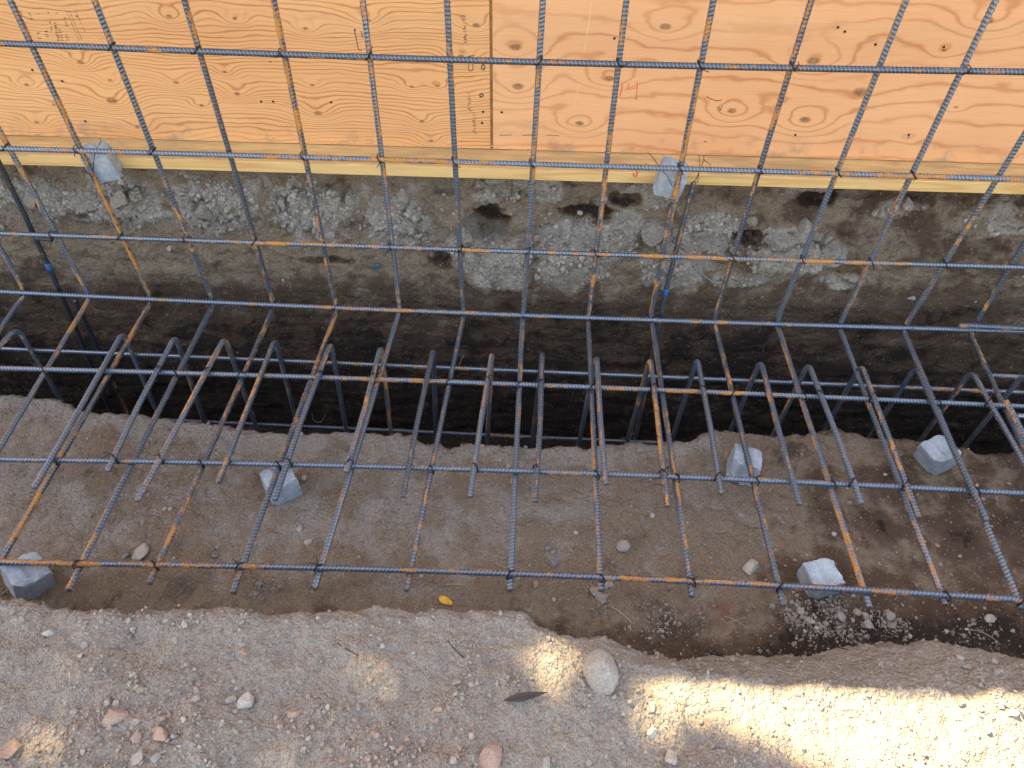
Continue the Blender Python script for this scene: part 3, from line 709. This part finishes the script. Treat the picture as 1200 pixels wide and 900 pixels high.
flat_marks('pencil_mark', [[(549.5, 75), (549, 80), (550, 83), (553, 83), (554.5, 80), (554, 75)], [(548, 66), (556, 65)]], .0028, INK, sA, lx0, lz0)
flat_marks('pencil_mark', [[(565, 76), (564, 80), (567, 82), (568.5, 78), (566, 75), (565, 76)], [(562, 111), (565, 109), (566.5, 112), (563, 114), (562, 111)]], .003, INK, sA, lx0, lz0)
flat_marks('pencil_mark', [[(828, 113), (833, 116), (840, 118), (846, 117)], [(841, 125), (845, 129)], [(847, 124), (843, 130)]], .0022, INK, sB, rx0, rz0)
flat_marks('red_number', [[(729.5, 98), (728.5, 104), (726.5, 113)]], .0036, REDINK, sB, rx0, rz0)
flat_marks('red_number', [[(737, 96.5), (735.8, 105), (741, 104), (747, 102)], [(746.8, 95), (746.5, 104), (745.5, 112)]], .0018, REDINK, sB, rx0, rz0)
flat_marks('red_number', [[(745.6, 111.5), (745.6, 117)]], .0044, REDINK, sB, rx0, rz0)
flat_marks('chalk_line', [[(693, 2), (690, 28), (684, 62)], [(678, 98), (674, 124)], [(590, 156), (625, 157), (690, 160)]], .0022, CHALK, sB, rx0, rz0)
flat_marks('chalk_line', [[(1010, 160), (1019, 152)]], .0028, CHALK, sB, rx0, rz0)
flat_marks('pencil_mark', [[(585, 158.5), (600, 158)], [(612, 158.4), (628, 158)], [(640, 158.4), (655, 158.8)]], .0018, INK, sB, rx0, rz0)
# nails: black heads sunk in the sheets
def nail(px, py, sh):
    q = ony(px, py, PY); bm = bmesh.new()
    bmesh.ops.create_cone(bm, cap_ends=True, segments=10, radius1=.0040, radius2=.0034, depth=.0024, matrix=Matrix.Translation((q[0]-sh.location.x, -.0006, q[2]-sh.location.z))@Matrix.Rotation(R_(90), 4, 'X'))
    me = bpy.data.meshes.new('nail_head'); bm.to_mesh(me); bm.free(); link('nail_head', me, WIRE, sh)
for px, py in ((566, 131), (565, 144), (38, 82), (306, 119), (320, 119), (73, 95), (388, 120), (100, 142)): nail(px, py, sA)
for px, py in ((588, 131.5), (720, 45), (982, 32), (990, 37), (1026, 52), (1106, 55), (990, 176), (1065, 158), (932, 158)): nail(px, py, sB)
bm = bmesh.new()
me = None
def board_marks():
    b2 = bmesh.new()
    for (ax, ay), (bx, by) in (((742, 203), (743, 207)), ((747, 201), (745, 208)), ((757, 191), (757.5, 194))):
        p_, q = ony(ax, ay, .0893), ony(bx, by, .0893); w = .0025
        b2.faces.new([b2.verts.new((x-PX0, -.0009, z-plate.location.z)) for x, z in ((p_[0]-w, p_[2]), (q[0]-w, q[2]), (q[0]+w, q[2]), (p_[0]+w, p_[2]))])
    me = bpy.data.meshes.new('red_mark'); b2.to_mesh(me); b2.free(); link('red_mark', me, REDINK, plate)
board_marks()

# ------------------------------------------------------------------ concrete spacer blocks
def spacer_mesh(seed, size=.078, groove=True, cut=.0):
    rs = np.random.default_rng(seed); bm = bmesh.new(); bmesh.ops.create_cube(bm, size=1.)
    bmesh.ops.subdivide_edges(bm, edges=bm.edges[:], cuts=15, use_grid_fill=True)
    V = np.array([v.co for v in bm.verts])
    ch = np.array([.34, .30, .28])+rs.uniform(-.05, .05, 3)
    # chamfer two opposite upright edges, taper towards the top
    s = np.abs(V[:, 0])+np.abs(V[:, 1]); over = np.clip(s-(1.-.22-cut), 0, None)
    V[:, 0] -= np.sign(V[:, 0])*over*.5*(V[:, 0]*V[:, 1] > 0); V[:, 1] -= np.sign(V[:, 1])*over*.5*(V[:, 0]*V[:, 1] > 0)
    t = 1-.05*(V[:, 2]+.5); V[:, 0] *= t; V[:, 1] *= t
    if groove: V[:, 2] -= (V[:, 2] > .45)*.06*np.clip(1-np.abs(V[:, 0]-.02)/.13, 0, 1)
    # round and chip the edges
    A = np.sort(np.abs(V), axis=1); edge = np.clip((A[:, 1]-.38)/.12, 0, 1)*np.clip((A[:, 2]-.42)/.08, 0, 1)
    V *= (1-.055*edge*(1.+3.*perlin(V*6+seed*3.)))[:, None]
    nrm = V/np.linalg.norm(V, axis=1)[:, None]
    V += nrm*(.016*fbm(V*2.6+seed*5, 3)+.008*fbm(V*11+seed, 2))[:, None]
    V *= size
    for v, c in zip(bm.verts, V): v.co = c
    me = bpy.data.meshes.new('spacer_block'); bm.to_mesh(me); bm.free()
    return me
def spacer(px, py, depth, rot, label, seed, size=.090, wires=()):
    """depth: ('z', value) or ('y', value) of the block centre"""
    c = onz(px, py, depth[1]) if depth[0] == 'z' else ony(px, py, depth[1])
    o = link('spacer_block', spacer_mesh(seed, size), CONC, None, c); o.rotation_euler = [R_(a) for a in rot]
    tag(o, label, 'spacer block', 'concrete spacer blocks')
    if wires:
        mi = Euler(o.rotation_euler).to_matrix().inverted(); P_ = []
        for w in wires: P_.append(np.array([mi@(Vector(ony(*q[:2], q[2]))-o.location) for q in w]))
        wire_mesh('tie_wire', [curve3(w, 6) for w in P_], .0011, WIRE, o, (0, 0, 0), 5, .004)
    return o
zc = LEDGE+.040
spacer(119, 190, ('y', .056), (8, -6, 14), 'grey concrete block wedged behind the bars against the board at far left', 3, .092, (((117, 161, .08), (118, 166, .02), (113, 175, -.012), (109.5, 190, .005), (109, 208, -.012)), ((96, 200, .01), (103, 203, -.01), (110, 212, -.012))))
spacer(786, 209, ('y', .056), (12, 10, -8), 'grey concrete block wedged behind the bars against the board right of the seam', 5, .090, (((759, 179, .09), (763, 182, .05), (775, 198, .0), (783, 208, .0), (788, 219, -.01)), ((819, 182, .05), (820, 196, .0), (817, 214, .02)), ((825, 182, .05), (825, 187, .0), (833, 193, -.01)), ((825, 187, .0), (818, 205, .01), (812, 216, .026))))
spacer(329, 567, ('z', zc), (0, 0, 38), 'pale blue block under the bars on the left half of the ledge', 8)
spacer(872, 545, ('z', zc), (-4, 3, -14), 'pale block under a bent bar nearest the right stake, on the ledge', 11)
spacer(1098, 533, ('z', zc), (3, -16, 24), 'pale block tilted at the edge of the key trench at far right', 14)
spacer(33, 676, ('z', zc+.004), (14, 12, 52), 'blue grey block with dark shaded face in the bottom left corner', 17, .094)
spacer(961, 678, ('z', zc+.004), (6, -8, 16), 'pale blue block beside the gravel heap under the front bar', 21, .086)

# ------------------------------------------------------------------ rocks
ICO = {}
def ico(k):
    if k not in ICO:
        b_ = bmesh.new(); bmesh.ops.create_icosphere(b_, subdivisions=k, radius=1.); b_.verts.ensure_lookup_table()
        ICO[k] = (np.array([v.co for v in b_.verts]), np.array([[v.index for v in f.verts] for f in b_.faces])); b_.free()
    return ICO[k]
def rock_verts(seed, k, angular=.5):
    rs = np.random.default_rng(seed); V, F = ico(k); V = V.copy()
    V += V*(.16*fbm(V*1.1+seed*3.7, 2))[:, None]
    for _ in range(rs.integers(9, 15)):
        n = rs.normal(size=3); n /= np.linalg.norm(n); h = rs.uniform(.42, .85); d = V@n
        V -= np.outer(np.clip(d-h, 0, None), n)*min(1., angular*1.75)
    V += V*(.035*fbm(V*4+seed, 3))[:, None]
    return V, F
def rock(px, py, wpx, label, mat, name='rock', squash=.62, seed=None, cat='rock', angular=.55, asp=1., yaw=None, sink=.30):
    p, n = hit(px, py); depth = np.dot(np.array(p)-CAM, -ROT[:, 2]); r = wpx/2*depth/FPX
    seed = seed if seed is not None else int(px*7+py)
    V, F = rock_verts(seed, 4 if wpx > 14 else 3, angular); V *= np.array([1*asp, 1., squash])*r
    yaw = random.random()*6.28 if yaw is None else R_(yaw)
    me = mesh_np(name, V, F); o = link(name, me, mat, None, Vector(p)+Vector(n)*r*squash*(1-2*sink))
    o.rotation_euler = (n.to_track_quat('Z', 'Y')@Quaternion((0, 0, 1), yaw)).to_euler()
    return tag(o, label, cat)
RG = stone_material('grey_stone', (.30, .275, .245), (.22, .20, .18)); RL = stone_material('pale_stone', (.40, .37, .33), (.33, .295, .26))
RP = stone_material('pinkish_stone', (.34, .245, .195), (.28, .19, .145)); RD = stone_material('dark_stone', (.16, .15, .15), (.22, .21, .20)); RC = stone_material('dry_clod', (.30, .27, .24), (.245, .215, .19))
BO = stone_material('boulder_stone', (.32, .285, .245), (.25, .22, .19))
rock(705, 788, 41, 'large rounded grey rock on the lip of the near bank', BO, asp=1.4, yaw=5, squash=.8, angular=.22, sink=.22)
rock(880, 666, 19, 'pale rounded stone on the ledge between two bent bars, left of the block beside gravel', RL, asp=1.25, yaw=-25)
rock(165, 649, 21, 'pale flat stone behind the front bar in the left part of the ledge', RL, asp=1.3, yaw=10)
rock(148, 652, 11, 'small dark stone touching the pale flat stone at left', RD)
rock(362, 636, 12, 'small white stone on the left part of the ledge', RL, asp=.8)
rock(351, 620, 10, 'small white pebble above the other white stone on the left ledge', RL)
rock(357, 561, 9, 'tiny white pebble right of the left block', RL, 'pebble', cat='pebble')
rock(252, 653, 9, 'small dark pebble near the front bar left of centre', RD, 'pebble', cat='pebble')
rock(306, 684, 14, 'dark stone among crumbs below the front bar at left', RD)
rock(649, 661, 17, 'dark grey stone above the front bar at centre', RD, asp=1.3, yaw=-40)
rock(642, 644, 11, 'dark pebble just above the dark grey stone at centre', RD, 'pebble', cat='pebble')
rock(731, 641, 18, 'crumbly grey clod on the ledge right of centre', RC, 'soil_clod', cat='clod', angular=.2)
rock(698, 694, 17, 'grey stone under the front bar, left of a pair', RG, asp=1.3, yaw=-40)
rock(715, 686, 14, 'grey stone under the front bar, right of a pair', RG)
rock(706, 702, 17, 'lower grey stone just below the pair under the front bar', RG, asp=1.2)
rock(628, 685, 9, 'reddish pebble below the front bar at centre', RP, 'pebble', cat='pebble')
rock(620, 715, 11, 'dark stone beside the near bank lip at centre', RD)
rock(676, 625, 8, 'white pebble on the middle of the ledge', RL, 'pebble', cat='pebble')
rock(765, 605, 8, 'white pebble near a bent bar right of centre', RL, 'pebble', cat='pebble')
rock(977, 627, 8, 'white pebble between bent bars above the right block', RL, 'pebble', cat='pebble')
rock(1160, 726, 13, 'pale stone at the far right of the ledge', RL)
rock(1099, 640, 7, 'pinkish pebble at right between bars', RP, 'pebble', cat='pebble')
for (x, y, w, l) in ((986, 722, 12, 'grey stone at the middle of the gravel heap'), (1041, 721, 15, 'grey rounded stone standing apart right of the gravel heap'), (1005, 718, 11, 'flat grey stone on top of the gravel heap'), (1014, 724, 11, 'long grey stone at the right of the gravel heap'),
                  (938, 715, 11, 'pointed grey stone at the left of the gravel heap'), (1018, 733, 13, 'blocky grey stone at the lower right of the gravel heap'), (950, 729, 12, 'grey stone at the lower left of the gravel heap'), (905, 711, 10, 'grey stone beside the rusty stain on the ledge'), (1047, 733, 9, 'small grey stone below the stone standing apart')):
    rock(x, y, w, l, RG, asp=1.2)
# near bank
for (x, y, w, l, m) in ((17, 880, 30, 'large pinkish rock in the bottom left corner', RP), (133, 841, 26, 'pink flat rock above the reddish cluster', RP), (191, 861, 22, 'pink blocky rock at the right of the reddish cluster', RP), (165, 886, 20, 'brownish rock at the foot of the reddish cluster', RC),
                        (184, 887, 14, 'small brownish rock right of the foot of the reddish cluster', RC), (160, 865, 18, 'pink stone in the middle of the reddish cluster', RP), (286, 822, 22, 'pale leaf shaped stone left of centre on the bank', RL), (272, 821, 14, 'grey stone leaning on the pale leaf shaped stone', RG),
                        (59, 742, 18, 'pale embedded stone at left of the bank', RL), (287, 765, 13, 'pinkish stone left of centre near the lip', RP), (284, 756, 9, 'grey pebble touching the pinkish stone near the lip', RG), (346, 838, 15, 'reddish stone at the centre left of the bank', RP), (577, 892, 34, 'half buried pink rock at the bottom edge', RP),
                        (514, 831, 11, 'reddish chip on the bank below centre', RP), (526, 829, 10, 'second reddish chip just right of the first', RP), (552, 757, 7, 'orange pebble on the bank near the lip', RP), (765, 829, 12, 'grey stone below the large rounded rock', RG), (763, 858, 15, 'pale flat stone right of bottom centre', RL),
                        (669, 846, 10, 'blue grey pebble below the dry leaf stalk', RD), (785, 888, 22, 'pale half buried stone at the bottom right of centre', RL), (710, 837, 9, 'dark pebble below the large rounded rock', RD), (640, 895, 16, 'grey stone at the bottom edge right of the pink rock', RG), (1170, 790, 15, 'yellowish stone at the far right of the bank', RL),
                        (1125, 772, 11, 'pale stone beside the far right bank lip', RL), (1134, 783, 11, 'grey stone below the pale one at the far right bank lip', RG), (535, 801, 12, 'brown stone right of centre of the bank', RC), (100, 757, 9, 'grey pebble in the left of the bank', RG), (790, 860, 9, 'orange pebble near bottom right of centre', RP)):
    rock(x, y, w, l, m, asp=random.uniform(1.05, 1.35))
# clods standing out of the rear spoil
for (x, y, w, l, m) in ((143, 232, 32, 'large cracked clod below the left wall block, left half', RC), (161, 229, 22, 'right half of the cracked clod below the left wall block', RC), (56, 219, 18, 'grey clod left of the left wall block', RC), (67, 227, 16, 'round grey clod just below another at far left', RC), (107, 230, 13, 'small clod between far left clods and the cracked clod', RC),
                        (38, 235, 18, 'dark clod beside the far left stake', RC), (620, 285, 16, 'pale clod beside the dark cavity', RL), (549, 279, 18, 'pale clod at the left rim of the dark cavity', RL), (552, 302, 18, 'pale clod hanging below the dark cavity', RL), (765, 274, 30, 'grey slab of soil left of the right stake', RC), (910, 280, 34, 'big lumpy clod under the row of bars at right', RC),
                        (940, 275, 30, 'lumpy clod right of the big one', RC), (412, 232, 16, 'pale clod in the middle of the left spoil', RL), (245, 245, 30, 'grey slab of soil on the left spoil', RC), (330, 238, 18, 'flat clod on the left spoil', RC), (1062, 240, 18, 'pale clod under the board at right', RC), (880, 258, 14, 'grey clod left of the lumpy clods', RC), (820, 275, 18, 'crumbly clod right of the right stake', RC)):
    rock(x, y, w*1.1, l, SOIL, 'soil_clod', squash=.6, cat='clod', angular=.6, asp=random.uniform(1., 1.3), sink=.34)

# ------------------------------------------------------------------ loose gravel and crumbs (uncountable)
def scatter(name, label, cat, picks, sizes, tones, reds, lift=.25):
    n = len(picks); variants = [rock_verts(900+v, 1, .7) for v in range(14)]; Vs, Fs, To, Re = [], [], [], []; off = 0
    qs = rng.normal(size=(n, 4)); qs /= np.linalg.norm(qs, axis=1)[:, None]
    for k in range(n):
        V, F = variants[k % 14]; w, x, y, z = qs[k]
        Rm = np.array([[1-2*(y*y+z*z), 2*(x*y-z*w), 2*(x*z+y*w)], [2*(x*y+z*w), 1-2*(x*x+z*z), 2*(y*z-x*w)], [2*(x*z-y*w), 2*(y*z+x*w), 1-2*(x*x+y*y)]])
        v = (V*np.array([1.2, 1., .8]))@Rm.T*sizes[k]+Pf[picks[k]]+GNf[picks[k]]*sizes[k]*lift+rng.normal(size=3)*.0015
        Vs.append(v); Fs.append(F+off); off += len(V); To.append(np.full(len(V), tones[k])); Re.append(np.full(len(V), reds[k]))
    me = mesh_np(name, np.concatenate(Vs), np.concatenate(Fs), smooth=False); attr(me, 'tone', np.concatenate(To)); attr(me, 'red', np.concatenate(Re))
    o = link(name, me, GRAVEL); tag(o, label, cat, None, 'stuff'); return o
cellA = np.linalg.norm(np.cross(_u, _v), axis=-1).ravel()
def pick(weight, n):
    w = np.clip(weight, 0, None)*cellA*(Pf[:, 0] > -.6)*(Pf[:, 0] < 4.3)*(Pf[:, 1] > -2.7); w = w/w.sum()
    return rng.choice(len(w), n, p=w)
def psize(n, lo, hi, a): u = rng.random(n); return (lo**-a+u*(hi**-a-lo**-a))**(-1/a)
cl = sstep(-.15, .5, A2+.7*A1)
redzone = np.zeros(len(Pf))
for (px, py, rr) in ((165, 865, .16), (60, 880, .12), (345, 835, .08), (520, 870, .14), (430, 890, .2)):
    q = onz(px, py, BANK); redzone += sstep(rr, 0, np.hypot(Pf[:, 0]-q[0], Pf[:, 1]-q[1]))
pk = pick(bank*(.14+1.3*cl+1.3*redzone)*(Pf[:, 1] > -2.5), 34000)
scatter('gravel', 'loose grey gravel and crumbs over the near bank', 'gravel', pk, psize(34000, .0018, .0105, 1.8), np.clip(rng.normal(.62, .13, 34000), .1, 1), np.clip(rng.random(34000)*1.3*np.clip(redzone[pk]+.10, 0, 1)-.12, 0, .9))
heap = np.zeros(len(Pf))
for (px, py, rr, s) in ((990, 720, .10, 3.5), (930, 715, .07, 2.), (1045, 728, .07, 2.), (950, 740, .07, 1.5), (310, 690, .06, 1.2), (700, 700, .07, 1.2), (830, 725, .05, 1.), (770, 725, .09, .8), (1140, 735, .1, .6)):
    q = onz(px, py, LEDGE); heap += s*sstep(rr, 0, np.hypot(Pf[:, 0]-q[0], Pf[:, 1]-q[1]))
pk = pick((ledge+.5*face)*(.08+.05*cl+.18*sstep(.25, .03, lipd)+heap*2.2*(.15+1.5*cl)), 9000)
scatter('gravel', 'fine gravel heaped on the ledge below the front bar', 'gravel', pk, psize(9000, .0016, .0105, 1.55), np.clip(rng.normal(.46, .2, 9000), .05, 1), np.zeros(9000))
dryness = np.clip(1.2-2*np.clip(wet_shade, 0, 1), .03, 1)
pk = pick((loose*1.0+wall*.2*sstep(.05, .2, Pf[:, 2]))*dryness*(.3+cl)*(.12+PALE)*(1-.7*sstep(2.6, 2.9, xs)), 10000)
scatter('soil_crumbs', 'crumbled dry spoil on the rear trench face under the board', 'soil', pk, psize(10000, .0022, .017, 1.6), np.clip(rng.normal(.60, .12, 10000), .1, .9), np.zeros(10000), .1)

# ------------------------------------------------------------------ small litter
def leaf_mesh(name, L, Wd, fold, curl, n=14):
    V, F = [], []
    for k in range(n+1):
        t = k/n; w = Wd*math.sin(math.pi*min(1, t**.8))**.9*(1-.25*t); x = (t-.5)*L; z = curl*math.sin(t*3.1)*L
        V += [(x, -w, z+fold*w), (x, 0, z), (x, w, z+fold*w*1.3)]
    for k in range(n):
        for j in (0, 1): a = 3*k+j; F.append((a, a+1, a+4, a+3))
    me = mesh_np(name, V, np.array(F)); return me
def solid(o, t=.0008): md = o.modifiers.new('thick', 'SOLIDIFY'); md.thickness = t
p, n = hit(524, 706)
lm, nt, b_ = new_mat('yellow_leaf'); g = N(nt); co = g.obj(); nn = g.noise(co, 55, 4, .6)
nt.links.new(g.mix(g.ramp(nn, .46, .62), (.72, .40, .02), (.16, .07, .02)), b_.inputs['Base Color']); b_.inputs['Roughness'].default_value = .5
o = link('fallen_leaf', leaf_mesh('fallen_leaf', .052, .011, .5, .10), lm, None, p+Vector((0, 0, .006))); o.rotation_euler = (R_(18), R_(5), R_(-24)); solid(o)
tag(o, 'yellow leaf with brown spots lying at the foot of the near bank', 'leaf')
p, n = hit(612, 820); q, _ = hit(640, 812); r_, _ = hit(592, 823)
dk = plain('dry_leaf', (.055, .032, .027), .7, 0, .4)
o = link('dry_leaf', leaf_mesh('dry_leaf', .09, .009, 1.1, .05), dk, None, (Vector(r_)+Vector(q))/2+Vector((0, 0, .008))); o.rotation_euler = (R_(20), R_(-3), R_(12)); solid(o, .002)
tag(o, 'curled dark brown dry leaf on the near bank', 'leaf')
def litter(name, pxs, rad, mat, label, cat, lift=.002):
    pts = [np.array(hit(*q)[0])+np.array(hit(*q)[1])*lift for q in pxs]
    o = wire_mesh(name, [curve3(pts, 6)], rad, mat, None, pts[0], 6, .004); o.location = pts[0]; return tag(o, label, cat)
litter('twig', [(716, 711), (726, 717), (734, 724), (741, 731)], .0016, ROOT, 'pale twig below the grey stones under the front bar', 'twig')
litter('twig', [(522, 686), (532, 685), (543, 686)], .0016, ROOT, 'short pale stick on the ledge above the yellow leaf', 'twig')
litter('root', [(848, 722), (858, 725), (868, 731), (874, 735)], .0010, ROOT, 'thin pale root on the rusty stain', 'root')
litter('root', [(844, 724), (852, 731), (856, 729), (874, 724)], .0009, ROOT, 'forked pale root beside the other root on the rusty stain', 'root')
litter('twig', [(395, 753), (405, 760), (420, 768)], .0013, dk, 'thin dark twig near the lip of the bank left of centre', 'twig')
litter('twig', [(525, 752), (534, 762), (544, 771)], .0014, dk, 'thin dark twig near the lip of the bank at centre', 'twig')
litter('twig', [(130, 783), (138, 776), (146, 768)], .0012, ROOT, 'pale straw lying on the left of the bank', 'twig')
litter('wire_offcut', [(961, 744), (968, 752), (980, 759), (994, 762)], .0011, WIRE, 'bent black wire below the gravel heap', 'wire')
litter('wire_offcut', [(786, 283), (806, 300), (822, 320), (838, 329), (846, 329)], .0013, WIREG, 'pale curved wire hanging on the rear face by the right stake', 'wire', .006)
litter('root', [(702, 327), (705, 333), (705, 341)], .0013, ROOT, 'short pale root in the rear face left of the right stake', 'root', .004)
litter('root', [(366, 484), (368, 492), (376, 494), (382, 485)], .0012, ROOT, 'curled root at the edge of the key trench left of centre', 'root', .004)
litter('root', [(537, 430), (541, 421), (544, 414)], .0012, ROOT, 'pale root sprouting from the dark rear face at centre', 'root', .008)
litter('root', [(719, 516), (735, 511), (748, 504)], .0011, ROOT, 'pale root at the edge of the key trench right of centre', 'root', .004)
litter('wire_offcut', [(1135, 738), (1150, 741), (1163, 748), (1172, 756)], .001, ROOT, 'thin straw at far right of the ledge', 'straw')
litter('root', [(1005, 714), (1010, 760-60), (1040, 606+60)], .0008, dk, 'hair thin dark root across the ledge at right', 'root')
bl = plain('blue_plastic', (.025, .06, .12), .5)
def scrap(px, py, s, mat, label):
    p, n = hit(px, py); V, F = rock_verts(int(px), 3, .7); me = mesh_np('plastic_scrap', V*np.array([1.3, .9, .35])*s, F); o = link('plastic_scrap', me, mat, None, p+n*.004)
    o.rotation_euler = (n.to_track_quat('Z', 'Y')@Quaternion((0, 0, 1), .5)).to_euler(); tag(o, label, 'scrap')
scrap(441, 312, .013, bl, 'blue scrap stuck in the rear trench face left of centre')
scrap(1069, 349, .013, plain('grey_scrap', (.2, .22, .23), .6), 'grey scrap stuck in the rear trench face at right')
# short pipe stub by the left stake
q = ony(42, 279, .02); q2 = ony(61, 281, .02)
o = wire_mesh('pipe_stub', [[q, q2]], .0075, plain('dark_pipe', (.03, .033, .038), .4), None, q, 14, .004); o.location = q
tag(o, 'short dark pipe stub crossing the far left stake', 'pipe')

# ------------------------------------------------------------------ light
SUN_EL, SUN_AZ = 52.0, (-.70, .714)          # towards the sun: behind the form, to the left
sd_ = np.array([SUN_AZ[0], SUN_AZ[1], 0]); sd_ /= np.linalg.norm(sd_); sund = np.array([sd_[0]*math.cos(R_(SUN_EL)), sd_[1]*math.cos(R_(SUN_EL)), math.sin(R_(SUN_EL))])
ld = bpy.data.lights.new('sun', 'SUN'); ld.energy = 5.; ld.angle = R_(.53); ld.color = (1., .79, .44)
lo_ = bpy.data.objects.new('sun', ld); COL.objects.link(lo_); lo_.rotation_euler = Vector(sund).to_track_quat('Z', 'Y').to_euler(); lo_.location = (0, 0, 12)
w = bpy.data.worlds.new('World'); sc.world = w; w.use_nodes = True; nt = w.node_tree
sky = nt.nodes.new('ShaderNodeTexSky'); sky.sky_type = 'NISHITA'; sky.sun_disc = False; sky.sun_elevation = R_(SUN_EL)
sky.sun_rotation = math.atan2(sund[0], sund[1]); sky.dust_density = 3.; sky.ozone_density = .3; sky.air_density = 1.
g = N(nt); bg = nt.nodes['Background']
nt.links.new(g.mix(1., sky.outputs[0], (1.0, .85, .68), 'MULTIPLY'), bg.inputs['Color']); bg.inputs['Strength'].default_value = .15

# top of the form sets the straight edge of its shadow on the bank
e0, e1 = onz(850, 783, BANK), onz(1200, 806, BANK)
k_ = (PY+PT-e1[1])/sund[1]; ZTOP = BANK+k_*sund[2]
print('form top needed', ZTOP, 'have', z2+shh)
for o in [x for x in COL.objects if x.name.startswith('plywood_sheet') and x['label'].startswith('upper')]:
    hgt = ZTOP-(.17 if o.location.x < 0 else 0)-o.location.z
    for v in o.data.vertices:
        if v.co.z > shh*.5: v.co.z += hgt-shh

# tree behind the form: its leaves shade the left of the bank
def in_poly(x, y, poly):
    c = np.zeros(len(x), bool); j = len(poly)-1
    for i in range(len(poly)):
        xi, yi = poly[i]; xj, yj = poly[j]
        c ^= ((yi > y) != (yj > y)) & (x < (xj-xi)*(y-yi)/(yj-yi+1e-12)+xi); j = i
    return c
lit = [onz(x, y, BANK)[:2] for x, y in ((815, 765), (1320, 780), (1400, 960), (1000, 960), (950, 905), (900, 890), (862, 868), (832, 852), (815, 838), (800, 818), (795, 790))]
spots = [(497, 760, .034, 1.), (437, 792, .022, .8), (655, 775, .034, .95), (640, 795, .02, .8), (592, 771, .02, .6), (112, 752, .02, .6), (285, 862, .028, .9), (352, 888, .04, 1.), (40, 850, .03, .7), (585, 862, .03, .9), (765, 850, .03, .5), (70, 893, .03, .8), (780, 815, .05, 1.)]
spw = [(onz(a, b_, BANK)[:2], r, s) for a, b_, r, s in spots]
n = 90000
tc = np.array([1.55, -2.0, BANK])+sund*8.2
P_ = rng.normal(size=(n, 3)); P_ /= np.linalg.norm(P_, axis=1)[:, None]; P_ *= (rng.random(n)**.4)[:, None]
P_ = P_*np.array([4.3, 3.4, 1.7])+tc
P_ += .35*np.stack([perlin(P_*.9+k*11) for k in range(3)], 1)
tt = (P_[:, 2]-BANK)/sund[2]; gx, gy = P_[:, 0]-tt*sund[0], P_[:, 1]-tt*sund[1]
keep = ~in_poly(gx, gy, lit)
for (c, r, s) in spw: keep &= ~((np.hypot(gx-c[0], gy-c[1]) < max(r+.034, .066)) & (rng.random(n) < (s if c[0] > 1.9 else s*.89)))
# loose outer rim
P_ = P_[keep]; n = len(P_)
ax = rng.normal(size=(n, 3)); ax /= np.linalg.norm(ax, axis=1)[:, None]; up = np.array([0, 0, 1.])+rng.normal(size=(n, 3))*.5
bx = np.cross(up, ax); bx /= np.linalg.norm(bx, axis=1)[:, None]; ax = np.cross(bx, up); ax /= np.linalg.norm(ax, axis=1)[:, None]
L = rng.uniform(.05, .085, n)[:, None]; Wd = L*.36
Vv = np.stack([P_-ax*L, P_-ax*L*.3+bx*Wd, P_+ax*L*.35+bx*Wd*.8, P_+ax*L, P_+ax*L*.35-bx*Wd*.8, P_-ax*L*.3-bx*Wd], 1).reshape(-1, 3)
Fv = np.arange(n*6).reshape(n, 6)
tm, tnt, tb = new_mat('foliage'); tb.inputs['Base Color'].default_value = (.055, .10, .03, 1); tb.inputs['Roughness'].default_value = .6
tb_ = N(tnt); tnt.links.new(tb_.mix(tb_.noise(tb_.obj(), 2., 3), (.04, .085, .02), (.085, .13, .04)), tb.inputs['Base Color'])
bark = stone_material('bark', (.12, .09, .07), (.07, .055, .045))
base = np.array([tc[0]-.8, tc[1]+.9, .47])
tree = empty('shade_tree', base, 'broad leafy tree standing behind the plywood form', 'tree')
link('crown', mesh_np('crown', Vv-base, Fv), tm, tree)
Vs, F4_, F3_, o_ = [], [], [], 0
def limb(pts, r0, r1):
    global o_
    C = curve3(pts, 8); T, A, B = frames(C); th = np.linspace(0, 2*np.pi, 12, endpoint=False); rr = np.linspace(r0, r1, len(C))
    V = (C[:, None]+rr[:, None, None]*(np.cos(th)[None, :, None]*A[:, None]+np.sin(th)[None, :, None]*B[:, None])).reshape(-1, 3)
    i = np.arange(len(C)*12).reshape(-1, 12); j = np.roll(i, -1, 1); Vs.append(V); F4_.append(np.stack([i[:-1], j[:-1], j[1:], i[1:]], -1).reshape(-1, 4)+o_); o_ += len(V)
fork = tc+np.array([-.5, .7, -2.2])
limb([base-np.array([0, 0, .2]), base*.5+fork*.5+np.array([.1, 0, 0]), fork], .24, .15)
for a in range(7):
    q = tc+np.array([3.0*math.cos(a*.9+.4), 2.2*math.sin(a*.9+.4), .3+.6*math.sin(a*2.)]); t_ = (q[2]-BANK)/sund[2]
    if in_poly(np.array([q[0]-t_*sund[0]]), np.array([q[1]-t_*sund[1]]), lit)[0]: continue
    limb([fork-np.array([0, 0, .15]), fork*.55+q*.45+np.array([0, 0, .4]), q], .085, .02)
link('trunk', mesh_np('trunk', np.concatenate(Vs)-base, np.concatenate(F4_)), bark, tree)

# ------------------------------------------------------------------ render settings
vs = sc.view_settings; vs.view_transform = 'Standard'; vs.look = 'None'; vs.gamma = 1; vs.use_curve_mapping = False
vs.exposure = 2.9
sc.render.resolution_x, sc.render.resolution_y = 1024, 768
sc.cycles.use_denoising = True
sc.cycles.max_bounces = 6
